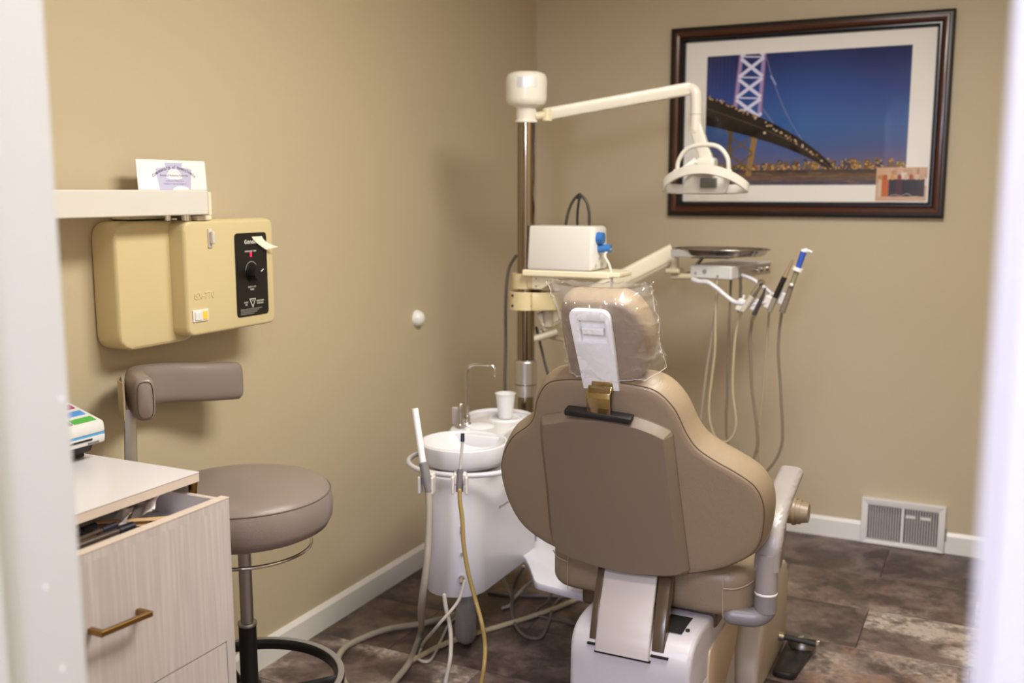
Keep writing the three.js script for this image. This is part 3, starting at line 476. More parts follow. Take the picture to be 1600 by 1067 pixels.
// ───────── dental chair ─────────
const back = frameOf([-0.79, 0.723, -2.131], 15 * PI / 180), headF = frameOf([-0.79, 1.02, -2.05], 25 * PI / 180);
{
  const t = thing('dental_chair', 'tan leather dental treatment chair seen from behind', 'chair', [-0.74, 0, -2.5]);
  const outline = [[0, 0.268], [-0.086, 0.263], [-0.136, 0.248], [-0.167, 0.206], [-0.19, 0.143], [-0.253, 0.087], [-0.29, 0.027], [-0.301, -0.021], [-0.289, -0.101], [-0.258, -0.156], [-0.205, -0.188], [-0.13, -0.208], [-0.058, -0.22], [0.039, -0.225], [0.12, -0.22], [0.2, -0.205], [0.27, -0.178], [0.322, -0.135], [0.34, -0.062], [0.338, -0.009], [0.322, 0.028], [0.288, 0.058], [0.242, 0.088], [0.204, 0.118], [0.183, 0.152], [0.157, 0.216], [0.12, 0.254], [0.06, 0.266]];
  const rings = [{ s: 0, w: 0 }, { s: 0.04, w: 0 }, { s: 0.4, w: 0 }, { s: 0.75, w: 0 }, { s: 0.93, w: 0 }, { s: 0.985, w: -0.001 }, { o: 0, w: -0.005 }, { o: 0.003, w: -0.011 }, { o: 0.011, w: -0.026 }, { o: 0.015, w: -0.048 }, { o: 0.013, w: -0.07 }, { o: 0.004, w: -0.088 }, { o: -0.015, w: -0.098 }, { s: 0.85, w: -0.104 }, { s: 0.5, w: -0.108 }, { s: 0, w: -0.108 }];
  const b = part('backrest', cushion(back, outline, [0.005, 0.0], rings, 0.33, 140), tan, t);
  part('piping', alongOutline(back, outline, 0.001, -0.0065, 0.33, 0.0017), seam, b, 'dark stitched seam');
  const shell = [[-0.164, 0.15], [-0.158, 0.166], [-0.12, 0.18], [-0.07, 0.193], [-0.005, 0.2], [0.05, 0.197], [0.09, 0.19], [0.142, 0.17], [0.155, 0.16], [0.157, 0.14], [0.164, 0], [0.174, -0.17], [0.175, -0.2], [0.16, -0.213], [0.039, -0.227], [-0.058, -0.222], [-0.15, -0.203], [-0.166, -0.185], [-0.168, -0.02]];
  part('back_shell', toCreasedNormals(cushion(back, shell, [0.003, -0.02], [{ s: 0, w: 0.026 }, { s: 0.04, w: 0.026 }, { s: 0.5, w: 0.026 }, { o: -0.017, w: 0.026 }, { o: -0.0155, w: 0.0255 }, { o: -0.001, w: 0.008 }, { o: 0, w: 0.006 }, { o: 0, w: -0.01 }], 0.33, 140), 0.25), tanShell, t, 'moulded tan back shell');
  const bp = (u, v, w) => { const p = back.O.clone().addScaledVector(back.U, u).addScaledVector(back.V, v).addScaledVector(back.N, w - 0.33 * u * u); return [p.x, p.y, p.z]; };
  part('cover_plate', placed(extrude(poly([[-0.082, 0.196], [-0.082, 0.21], [-0.01, 0.209], [0.076, 0.203], [0.072, 0.189], [-0.01, 0.194]], 0.003), 0.008, 0.036, 'z', 0.003), back.m), M(0x1c1b1b, 0.5), t, 'black plate at the top of the back shell');
  part('headrest_bar', [strap([bp(0.0, 0.2, 0.03), bp(0.0, 0.23, 0.028), bp(0, 0.25, 0.022), bp(0, 0.262, 0.006)], [1, 0, 0], 0.056, 0.006, 24), strap([bp(0.004, 0.25, 0.006), bp(0.004, 0.275, 0.002), bp(0.004, 0.3, -0.02)], [1, 0, 0], 0.05, 0.008, 12)], goldChrome, t, 'bronze chrome headrest bar');
  // headrest
  const ho = [[0.015, 0.166], [-0.03, 0.166], [-0.056, 0.164], [-0.07, 0.154], [-0.077, 0.13], [-0.082, 0.08], [-0.082, 0.02], [-0.078, -0.02], [-0.068, -0.038], [-0.04, -0.045], [0, -0.048], [0.05, -0.047], [0.08, -0.038], [0.102, -0.01], [0.115, 0.03], [0.119, 0.065], [0.115, 0.095], [0.103, 0.128], [0.086, 0.152], [0.066, 0.163], [0.045, 0.166]];
  const h = part('headrest', cushion(headF, ho, [0.01, 0.07], [{ s: 0, w: 0 }, { s: 0.04, w: 0 }, { s: 0.5, w: 0 }, { s: 0.86, w: 0 }, { s: 0.94, w: -0.003 }, { s: 0.98, w: -0.009 }, { o: 0, w: -0.018 }, { o: 0.002, w: -0.036 }, { o: -0.002, w: -0.06 }, { s: 0.9, w: -0.078 }, { s: 0.5, w: -0.088 }, { s: 0, w: -0.09 }], 0.9, 100), tan, t);
  const ps = poly([[-0.0435, -0.056], [0.042, -0.056], [0.0455, 0.06], [0.047, 0.15], [-0.048, 0.15], [-0.0465, 0.06]], [0.003, 0.003, 0.02, 0.024, 0.024, 0.02]);
  const hole = new THREE.Path(); [[-0.026, 0.07], [-0.026, 0.124], [0.031, 0.124], [0.031, 0.07]].forEach(([x, y], i) => i ? hole.lineTo(x, y) : hole.moveTo(x, y)); ps.holes.push(hole);
  const plate = part('headrest_plate', [placed(extrude(ps, -0.002, 0.011, 'z', 0.003), headF.m), placed(box(-0.028, 0.033, 0.068, 0.126, -0.004, 0.001, 0), headF.m)], white, h, 'white plastic mounting plate');
  part('latch', placed(box(-0.022, 0.028, 0.09, 0.106, 0.001, 0.0125, 0.003), headF.m), white, plate);
  // seat
  const so = (x0, x1, z0, z1, r) => poly(rect(x0, x1, -z1, -z0), r);
  const seatRear = -2.24, seatG = extrude(poly([[-1.005, -seatRear], [-0.478, -seatRear], [-0.478, 2.6], [-0.52, 2.82], [-0.98, 2.82], [-1.005, 2.6]].map(([x, y]) => [x, y]), [0.09, 0.09, 0.05, 0.05, 0.05, 0.05]), 0.405, 0.525, 'y', 0.032, 5);
  const st = part('seat', seatG, tan, t);
  part('seam', [strap([[-0.545, 0.412, -2.2365], [-0.546, 0.465, -2.2355], [-0.548, 0.512, -2.239]], [1, 0, 0], 0.0014, 0.0014, 8), strap([[-0.94, 0.412, -2.2365], [-0.94, 0.465, -2.2355], [-0.94, 0.512, -2.239]], [1, 0, 0], 0.0014, 0.0014, 8), tube([[-0.545, 0.484, -2.2355], [-0.52, 0.486, -2.24], [-0.495, 0.492, -2.265], [-0.482, 0.5, -2.31]], 0.0016, 20, 5), tube([[-0.94, 0.484, -2.2355], [-0.97, 0.488, -2.243], [-0.995, 0.494, -2.27]], 0.0016, 20, 5)], M(0xb8a284, 0.5), st);
  part('leg_rest', strap([[-0.75, 0.45, -2.78], [-0.75, 0.4, -2.88], [-0.75, 0.25, -2.98], [-0.75, 0.1, -3.06]], [1, 0, 0], 0.4, 0.07, 24, 0.4), tan, t);
  // rear strap that joins back and base
  const sp = (z) => z;
  const spath = [[-0.765, 0.575, -2.24], [-0.76, 0.525, -2.208], [-0.753, 0.47, -2.165], [-0.746, 0.42, -2.124], [-0.741, 0.37, -2.095], [-0.74, 0.342, -2.085]];
  part('hinge_cover', strap(spath, [1, 0, 0], 0.132, 0.014, 30, 0.3), M(0xaaa29d, 0.38), t, 'beige curved hinge cover');
  for (const [s, w, o] of [[-1, 0.018, 0.012], [1, 0.03, 0.012]]) part('hinge_rail', strap(spath.map(([x, y, z]) => [x + s * (0.066 + w / 2 + 0.001), y + 0.016, z - o - 0.014]), [1, 0, 0], w, 0.034, 30, 0.1), M(0x47392b, 0.22), t, 'dark brown rail');
  for (const b of [box(-0.807, -0.671, 0.3385, 0.3425, -2.09, -2.082, 0), box(-0.671, -0.63, 0.354, 0.358, -2.09, -2.0835, 0), box(-0.826, -0.807, 0.354, 0.358, -2.09, -2.0835, 0), box(-0.668, -0.615, 0.3965, 0.401, -2.23, -2.14, 0.001)]) part('slot', b, darkGap, t);
  // base
  const bm = M(0xbab4b6, 0.35);
  part('base', sheetX([[-2.085, 0.0], [-2.085, 0.36], [-2.135, 0.398], [-2.24, 0.4], [-2.5, 0.36], [-2.55, 0.0]], -0.872, -0.578, [0, 0.05, 0.07, 0.05, 0.03, 0], 0.014, 4), bm, t);
  part('base_panel', sheetX([[-2.13, 0.0], [-2.13, 0.26], [-2.5, 0.26], [-2.5, 0]], -0.64, -0.576, 0.01, 0.004), bm, t);
  part('screw', [cyl([-0.607, 0.397, -2.16], [-0.607, 0.402, -2.16], 0.005, 0.005, 14), cyl([-0.63, 0.398, -2.15], [-0.63, 0.402, -2.15], 0.004, 0.004, 14)], rubber, t);
  part('lift_arm', sheetX([[-2.2, 0.0], [-2.24, 0.32], [-2.42, 0.335], [-2.535, 0.3], [-2.5, 0.23], [-2.36, 0.14], [-2.3, 0.0]], -0.61, -0.5725, 0.012, 0.004), putty, t, 'tan side lift arm');
  part('side_housing', sheetX([[-2.655, 0.0], [-2.655, 0.09], [-2.76, 0.24], [-2.86, 0.31], [-3.02, 0.3], [-3.075, 0.24], [-3.075, 0.004], [-2.9, 0.0]], -0.645, -0.548, [0.01, 0.04, 0.06, 0.06, 0.06, 0.05, 0.02, 0], 0.012, 3), M(0xc2b3a0, 0.4), t, 'beige sloped side housing');
  part('floor_plate', box(-0.9, -0.56, 0.0, 0.018, -3.1, -2.15, 0.006), black, t);
  part('under_frame', box(-0.92, -0.57, 0.36, 0.404, -2.95, -2.28, 0.01), darkBrown, t);
  // armrest
  const arm = M(0x928a85, 0.32);
  const ar = part('armrest', [strap([[-0.456, 0.53, -2.28], [-0.456, 0.555, -2.28], [-0.453, 0.59, -2.284], [-0.453, 0.625, -2.305], [-0.452, 0.66, -2.355], [-0.45, 0.692, -2.43], [-0.449, 0.71, -2.5]], [1, 0, 0.08], 0.06, 0.032, 50, 0.48), cyl([-0.456, 0.478, -2.28], [-0.456, 0.57, -2.28], 0.0255, 0.0245, 32)], arm, t, 'pale plastic armrest');
  part('elbow_joint', [cyl([-0.456, 0.43, -2.279], [-0.456, 0.475, -2.279], 0.026, 0.026, 32), lathe([[0, -0.018], [0.016, -0.014], [0.023, -0.004], [0.026, 0.004]], -0.456, 0.427, -2.279, 32), tube([[-0.452, 0.45, -2.279], [-0.456, 0.428, -2.277], [-0.475, 0.414, -2.272], [-0.53, 0.412, -2.262]], 0.023, 30, 16)], M(0x7c7676, 0.35), t);
  part('joint_ring', lathe([[0.026, 0.472], [0.0272, 0.475], [0.026, 0.478]], -0.456, 0, -2.279, 32), M(0xe9e2dc, 0.3), t);
  part('knee_knob', [cyl([-0.53, 0.54, -2.72], [-0.458, 0.54, -2.72], 0.036, 0.033, 28), cyl([-0.458, 0.54, -2.72], [-0.438, 0.54, -2.72], 0.03, 0.026, 28), lathe([[0.037, 0], [0.038, 0.004], [0.036, 0.01]], 0, 0, 0, 28).rotateZ(-PI / 2).translate(-0.48, 0.54, -2.72), box(-0.56, -0.5, 0.44, 0.56, -2.75, -2.69, 0.01)], M(0x8a7860, 0.35), t, 'tan round knob beside the armrest');
}
// ───────── clear bag over the headrest ─────────
{
  const nu = 72, nv = 56, pos = [], idx = [], O = headF, edges = [[], [], []];
  const ridge = (x, y, k) => Math.pow(1 - Math.abs(noise(x, y, k) - 0.5) * 2, 6);   // sharp crease lines
  for (const side of [1, -1]) {
    const e0 = pos.length / 3;
    for (let j = 0; j <= nv; j++) for (let i = 0; i <= nu; i++) {
      const s = i / nu * 2 - 1, q = j / nv, as = Math.abs(s), ear = Math.pow(q, 8) * Math.pow(as, 4), v0 = -0.022 + q * 0.2;
      const half = (s > 0 ? 0.126 - 0.004 * q : 0.102 - 0.004 * q + 0.022 * Math.pow(q, 6)) + 0.003 * Math.sin(q * 11 + (s > 0 ? 1 : 0));
      const u = 0.006 + s * half, th = 0.05 * (1 - Math.pow(as, 6)) * Math.sqrt(Math.max(0, 1 - Math.pow(q, 12))) + 0.002;
      const edge = 0.18 + Math.pow(as, 4) + 0.6 * Math.pow(q, 5) + 0.5 * Math.pow(1 - q, 6);
      const cr = (ridge(u * 36 + v0 * 22 + 3, v0 * 30 - u * 18 + side, 1) * 0.009 + ridge(u * 70 - v0 * 40, v0 * 55 + u * 30 + 9, 2) * 0.0045) * edge;
      const v = v0 + (0.004 * noise(u * 60, side, 3) - 0.002) * Math.pow(q, 10) + 0.006 * (noise(u * 50, 3, 2) - 0.5) * Math.pow(1 - q, 10) + 0.008 * ear;
      const w = -0.04 - 0.85 * (u - 0.01) * (u - 0.01) + side * (th + cr);
      const p = O.O.clone().addScaledVector(O.U, u).addScaledVector(O.V, v).addScaledVector(O.N, w); pos.push(p.x, p.y, p.z);
      if (side > 0 && i === 0) edges[0].push([p.x, p.y, p.z]); if (side > 0 && i === nu) edges[1].push([p.x, p.y, p.z]); if (side > 0 && j === 0) edges[2].push([p.x, p.y, p.z]);
    }
    for (let j = 0; j < nv; j++) for (let i = 0; i < nu; i++) { const a = e0 + j * (nu + 1) + i, b = a + 1, c = a + nu + 1, d = c + 1; side > 0 ? idx.push(a, b, c, b, d, c) : idx.push(a, c, b, b, c, d); }
  }
  const g = new THREE.BufferGeometry(); g.setAttribute('position', new THREE.Float32BufferAttribute(pos, 3)); g.setIndex(idx); g.computeVertexNormals();
  const film = new THREE.MeshPhysicalMaterial({ color: 0xffffff, roughness: 0.1, transmission: 0.95, thickness: 0, ior: 1.75, side: THREE.DoubleSide });
  const bag = thing('headrest_bag', 'clear crinkled plastic bag pulled over the chair headrest', 'plastic bag', [-0.775, 0.98, -2.09]);
  part('film', g, film, bag);
  part('welded_edge', edges.map((e) => tube(e, 0.0008, 70, 5)), M(0xf4efe8, 0.15, { transmission: 0.6, thickness: 0 }), bag);
}

// ───────── cuspidor unit ─────────
const CX = -1.395, BZ = -2.525, TX = -1.445, TZ = -2.86, RIM = 0.68;
{
  const t = thing('cuspidor_unit', 'white spittoon unit with round bowl, faucet and rail on a rounded cabinet', 'spittoon', [CX, 0.25, -2.6]);
  const stadium = (x0, x1, z0, z1) => { const s = new THREE.Shape(), r = (x1 - x0) / 2, c = (x0 + x1) / 2; s.moveTo(x1, -z0); s.lineTo(x1, -z1 + 0 + 0); s.lineTo(x1, -(z1 - 0)); s.lineTo(x1, -z1); s.absarc(c, -z0, 0, 0, 0); return s; };
  const bs = new THREE.Shape(), r = 0.094; bs.moveTo(CX + r, 2.82); bs.lineTo(CX - r, 2.82); bs.lineTo(CX - r, 2.39 + r); bs.absarc(CX, 2.39 + r, r, PI, 2 * PI, false); bs.lineTo(CX + r, 2.82);
  const body = part('cabinet_body', extrude(bs, 0.25, 0.6, 'y', 0.004, 2), enamel, t);
  part('maker_mark', [box(CX + r - 0.0005, CX + r + 0.0006, 0.474, 0.482, -2.578, -2.568, 0), ...[0, 1, 2, 3, 4, 5].map((i) => box(CX + r - 0.0005, CX + r + 0.0005, 0.475, 0.481, -2.588 - i * 0.009, -2.582 - i * 0.009, 0))], M(0x8a8488, 0.6), body);
  for (const y of [0.498, 0.46, 0.447, 0.382]) part('bolt', [cyl([CX + 0.054, y, -2.412], [CX + 0.058, y, -2.405], 0.006, 0.005, 16)], chrome, body);
  part('connector', [cyl([CX + 0.05, 0.312, -2.414], [CX + 0.06, 0.312, -2.398], 0.009, 0.009, 6), cyl([CX + 0.059, 0.312, -2.4], [CX + 0.066, 0.303, -2.388], 0.006)], chrome, body, 'chrome hose connector');
  part('neck', [lathe([[0.07, 0.598], [0.085, 0.6], [0.095, 0.612], [0.1, 0.622], [0.06, 0.63]], CX, 0, BZ, 48)], M(0x8b8580, 0.35), t);
  // bowl and tray
  const bowl = lathe([[0.06, 0.614], [0.1, 0.615], [0.117, 0.62], [0.125, 0.632], [0.13, 0.655], [0.1315, RIM - 0.003], [0.128, RIM + 0.001], [0.122, RIM + 0.001], [0.117, RIM - 0.006], [0.108, RIM - 0.03], [0.08, RIM - 0.048], [0.03, RIM - 0.056], [0, RIM - 0.057]], CX, 0, BZ, 72);
  const bw = part('bowl', bowl, porcelain, t);
  part('drain', lathe([[0, RIM - 0.054], [0.014, RIM - 0.053], [0.016, RIM - 0.056]], CX, 0, BZ, 24), brushed, bw);
  const ts = new THREE.Shape(); const tp = []; for (let i = 0; i <= 26; i++) { const a = -0.12 * PI + i / 26 * 1.24 * PI; tp.push([TX + 0.108 * Math.cos(a), -TZ + 0.1 * Math.sin(a)]); }
  tp.push([TX - 0.1, 2.74], [TX - 0.07, 2.65], [CX - 0.09, 2.61], [CX + 0.07, 2.62], [TX + 0.1, 2.72]);
  tp.forEach(([x, y], i) => i ? ts.lineTo(x, y) : ts.moveTo(x, y));
  const tray = part('tray', [extrude(ts, RIM - 0.045, RIM - 0.004, 'y', 0.006, 3)], porcelain, t);
  part('tray_rim', [tube(tp.slice(1, 27).map(([x, y]) => [x * 0.985 + TX * 0.015, RIM - 0.001, -(y * 0.985 - TZ * 0.015)]), 0.007, 80, 10)], porcelain, tray);
  part('cup_seat', lathe([[0.03, RIM - 0.005], [0.05, RIM - 0.004], [0.052, RIM + 0.001], [0.056, RIM + 0.001], [0.058, RIM - 0.005]], TX + 0.02, 0, TZ, 40), porcelain, tray);
  part('splash_lip', lathe([[0.0, RIM + 0.008], [0.03, RIM + 0.006], [0.048, RIM - 0.002], [0.05, RIM - 0.01]], TX - 0.005, 0, -2.725, 36), porcelain, tray);
  // faucet
  const fx = -1.478, fz = -2.7, fy = RIM + 0.0;
  part('faucet_base', [lathe([[0.013, 0], [0.013, 0.006], [0.009, 0.012], [0.0085, 0.03], [0.0065, 0.034]], fx, fy, fz, 24), lathe([[0.013, 0], [0.013, 0.008], [0.0095, 0.014], [0.0095, 0.045], [0.008, 0.07], [0.004, 0.074], [0, 0.075]], fx - 0.012, fy, fz + 0.022, 24)], chrome, t);
  part('spout', tube([[fx, fy + 0.03, fz], [fx, fy + 0.1, fz], [fx, fy + 0.165, fz], [fx + 0.006, fy + 0.186, fz], [fx + 0.022, fy + 0.194, fz - 0.004], [fx + 0.055, fy + 0.196, fz - 0.008], [fx + 0.078, fy + 0.194, fz - 0.012], [fx + 0.087, fy + 0.186, fz - 0.014], [fx + 0.09, fy + 0.165, fz - 0.014]], 0.0054, 90, 10), chrome, t, 'tall bent chrome spout');
  part('tap_lever', box(fx - 0.05, fx - 0.03, fy + 0.0, fy + 0.056, fz + 0.0, fz + 0.012, 0.004), M(0xb8b0aa, 0.3), t);
  // rail
  const rp = []; for (let i = 0; i <= 34; i++) { const a = -0.2 * PI + i / 34 * 1.45 * PI; rp.push([CX + 0.166 * Math.cos(a + 0.0), 0.618, BZ + 0.15 * Math.sin(a)]); }
  rp.push([CX - 0.09, 0.618, BZ - 0.12]);
  part('rail', tube(rp, 0.0078, 120, 12), enamel, t, 'white hose rail round the bowl');
  part('rail_arm', [cyl([CX + 0.09, 0.6, BZ - 0.08], [CX + 0.134, 0.618, BZ - 0.088], 0.008), cyl([CX - 0.09, 0.618, BZ - 0.12], [CX - 0.07, 0.6, BZ - 0.12], 0.008)], enamel, t);
  // corrugated drain
  const dp = [[-1.36, 0.27, -2.5], [-1.375, 0.2, -2.505], [-1.395, 0.12, -2.53], [-1.42, 0.058, -2.575], [-1.47, 0.036, -2.66], [-1.53, 0.034, -2.77]], dc = curve(dp), rad = [];
  const dg = new THREE.TubeGeometry(dc, 160, 0.031, 20, false); { const p = dg.attributes.position; for (let i = 0; i < p.count; i++) { const s = Math.floor(i / 21), k = 1 + 0.035 * Math.cos(s * PI * 0.66); const c0 = dc.getPointAt(s / 160); p.setXYZ(i, c0.x + (p.getX(i) - c0.x) * k, c0.y + (p.getY(i) - c0.y) * k, c0.z + (p.getZ(i) - c0.z) * k); } dg.computeVertexNormals(); }
  part('drain_hose', dg, M(0x8a8783, 0.5), t, 'grey corrugated drain hose');
  part('support_column', [cyl([-1.325, 0.25, -2.9], [-1.325, 0.62, -2.9], 0.024, 0.024, 28), box(-1.42, -1.31, 0.3, 0.36, -2.92, -2.8, 0.01)], enamel, t);
  part('link_plate', extrude(poly([[-1.25, 2.67], [-1.18, 2.56], [-0.876, 2.51], [-0.876, 2.95], [-1.3, 2.97], [-1.38, 3.12], [-1.5, 3.12], [-1.5, 2.8], [-1.3, 2.74]], [0.02, 0.02, 0.002, 0.002, 0.02, 0.03, 0.03, 0.02, 0.02]), 0.25, 0.272, 'y', 0.004, 2), enamel, t, 'white link plate to the chair base');
  // hose holders on the rail
  for (const [p, a] of [[[-1.292, 0.675, -2.152], 0.2], [[-1.196, 0.689, -2.145], 0.42]]) {
    const m = new THREE.Matrix4().makeRotationY(a).setPosition(...p);
    part('hose_holder', [placed(box(-0.017, 0.017, -0.015, 0.017, -0.012, 0.012, 0.005), m), placed(box(-0.021, -0.013, -0.034, 0.012, 0.004, 0.028, 0.004), m), placed(box(0.013, 0.021, -0.034, 0.012, 0.004, 0.028, 0.004), m)], M(0xcfc8c2, 0.35), t);
  }
}
{
  const t = thing('plastic_cup', 'translucent white plastic cup standing on the spittoon tray', 'cup', [-1.425, 0.677, -2.86]);
  part('cup_wall', lathe([[0, 0.004], [0.0205, 0.003], [0.022, 0], [0.0225, 0.003], [0.0315, 0.079], [0.0335, 0.0795], [0.0335, 0.082], [0.031, 0.082], [0.0215, 0.006], [0, 0.005]], -1.425, 0.677, -2.86, 48), M(0xf4f3f2, 0.4, { transmission: 0.35, thickness: 0 }), t);
}
// ───────── suction lines on the rail ─────────
{
  const t = thing('suction_handpiece', 'wide suction handpiece with white flat tip on a thick grey hose', 'suction hose', [-1.48, 0.581, -2.444]);
  const q = [[-1.335, 0.853, -2.16], [-1.308, 0.717, -2.151]], g = [[-1.297, 0.722, -2.134], [-1.288, 0.686, -2.133], [-1.279, 0.649, -2.131]];
  part('tip', [cyl(q[1], q[0], 0.0085, 0.0085, 20)], white, t, 'white plastic tip');
  part('valve_body', [cyl(g[0], g[1], 0.0115, 0.012, 20), cyl(g[1], g[2], 0.0125, 0.0105, 20)], M(0x7d7875, 0.35), t);
  part('hose', tube([...[[-1.28, 0.652, -2.131], [-1.275, 0.597, -2.125], [-1.272, 0.538, -2.116], [-1.272, 0.469, -2.105], [-1.297, 0.364, -2.121]], ...[[-1.584, 0.014, -2.569], [-1.52, 0.014, -2.402], [-1.498, 0.014, -2.294], [-1.479, 0.014, -2.196]], ...[[-1.534, 0.012, -2.165], [-1.644, 0.012, -2.243], [-1.722, 0.012, -2.326], [-1.755, 0.012, -2.415], [-1.741, 0.012, -2.502], [-1.706, 0.012, -2.588], [-1.637, 0.012, -2.66], [-1.582, 0.012, -2.748], [-1.567, 0.012, -2.79], [-1.541, 0.012, -2.849]]], 0.0095, 200, 12), hoseGrey, t, 'thick grey hose');
}
{
  const t = thing('saliva_ejector', 'slim saliva ejector with dark tip on a yellowed tube', 'suction hose', [-1.182, 0.679, -2.116]);
  const q = [[-1.192, 0.799, -2.154], [-1.193, 0.712, -2.139], [-1.191, 0.66, -2.132]];
  part('straw', cyl(q[1], [-1.192, 0.784, -2.151], 0.0036, 0.0036, 16), M(0xb8b0aa, 0.3), t);
  part('tip_cap', cyl([-1.192, 0.784, -2.151], [-1.193, 0.804, -2.154], 0.0052, 0.0046, 16), M(0x1b2238, 0.4), t, 'dark blue tip');
  part('valve_body', [cyl(q[1], q[2], 0.0085, 0.0095, 20), cyl([-1.193, 0.716, -2.14], [-1.192, 0.709, -2.139], 0.007, 0.007, 16)], M(0x6e6a68, 0.35), t);
  part('hose', tube([...[[-1.181, 0.669, -2.115], [-1.179, 0.644, -2.112], [-1.171, 0.6, -2.109], [-1.164, 0.541, -2.102], [-1.15, 0.472, -2.098], [-1.127, 0.396, -2.097]], ...[[-1.101, 0.35, -2.079], [-1.091, 0.297, -2.076]], ...[[-1.081, 0.258, -2.051], [-1.085, 0.218, -2.043], [-1.092, 0.166, -2.031]]], 0.0054, 120, 10), amber, t, 'yellowed clear tube');
}
// ───────── floor hoses and cables ─────────
const cable = (label, pts, r, m, seg = 120) => solo('floor_hose', label, 'hose', tube(pts, r, seg, 8), m, pts[0]);
cable('thin pale tube from the chrome connector looping onto the floor', [...[[-1.211, 0.401, -2.191], [-1.221, 0.353, -2.178]], ...[[-1.263, 0.291, -2.147]], ...[[-1.548, 0.006, -2.521], [-1.513, 0.006, -2.452], [-1.484, 0.006, -2.452], [-1.521, 0.006, -2.599], [-1.554, 0.006, -2.699], [-1.568, 0.006, -2.793]]], 0.0045, hoseLight);
cable('pale tube hanging from under the spittoon cabinet to the lower edge', [...[[-1.275, 0.349, -2.196], [-1.269, 0.316, -2.194], [-1.256, 0.265, -2.192]], ...[[-1.222, 0.216, -2.133], [-1.228, 0.161, -2.121], [-1.235, 0.095, -2.107]]], 0.0058, hoseLight);
cable('flat beige double hose running across the floor to the chair base', [...[[-1.53, 0.008, -2.425], [-1.5, 0.008, -2.564], [-1.448, 0.008, -2.682], [-1.387, 0.008, -2.792], [-1.305, 0.008, -2.957], [-1.255, 0.008, -3.09], [-1.224, 0.008, -3.162]]], 0.0085, hoseBeige);
cable('grey cable hanging from the spittoon in a wide loop on the floor', [...[[-1.191, 0.336, -2.506]], ...[[-1.44, 0.06, -2.953], [-1.422, 0.02, -2.898], [-1.356, 0.006, -2.796], [-1.29, 0.006, -2.738], [-1.253, 0.006, -2.746], [-1.269, 0.006, -2.855], [-1.313, 0.006, -3.006], [-1.312, 0.006, -3.111], [-1.269, 0.006, -3.184]]], 0.0055, hoseDark);
cable('dark grey cable lying along the floor behind the looped cable', [...[[-1.562, 0.006, -3.008], [-1.467, 0.006, -3.023], [-1.36, 0.006, -3.069], [-1.261, 0.006, -3.105], [-1.213, 0.006, -3.134]]], 0.007, hoseDark);
cable('short pale tube dropping behind the spittoon cabinet', [...[[-1.459, 0.12, -2.903], [-1.459, 0.06, -2.943], [-1.464, 0.006, -2.987], [-1.448, 0.006, -2.934], [-1.458, 0.006, -2.905]]], 0.0055, hoseLight);
cable('pale tube slanting up under the white link plate', [...[[-1.46, 0.006, -2.989], [-1.443, 0.03, -3.02], [-1.37, 0.1, -2.952], [-1.254, 0.2, -2.765]]], 0.0055, hoseLight);
cable('thin grey cord bent in front of the flat beige hose', [...[[-1.34, 0.03, -3.046], [-1.346, 0.005, -3.022], [-1.351, 0.005, -2.942], [-1.331, 0.005, -2.906], [-1.258, 0.005, -2.902], [-1.176, 0.005, -2.898], [-1.122, 0.005, -2.902]]], 0.004, hoseDark);

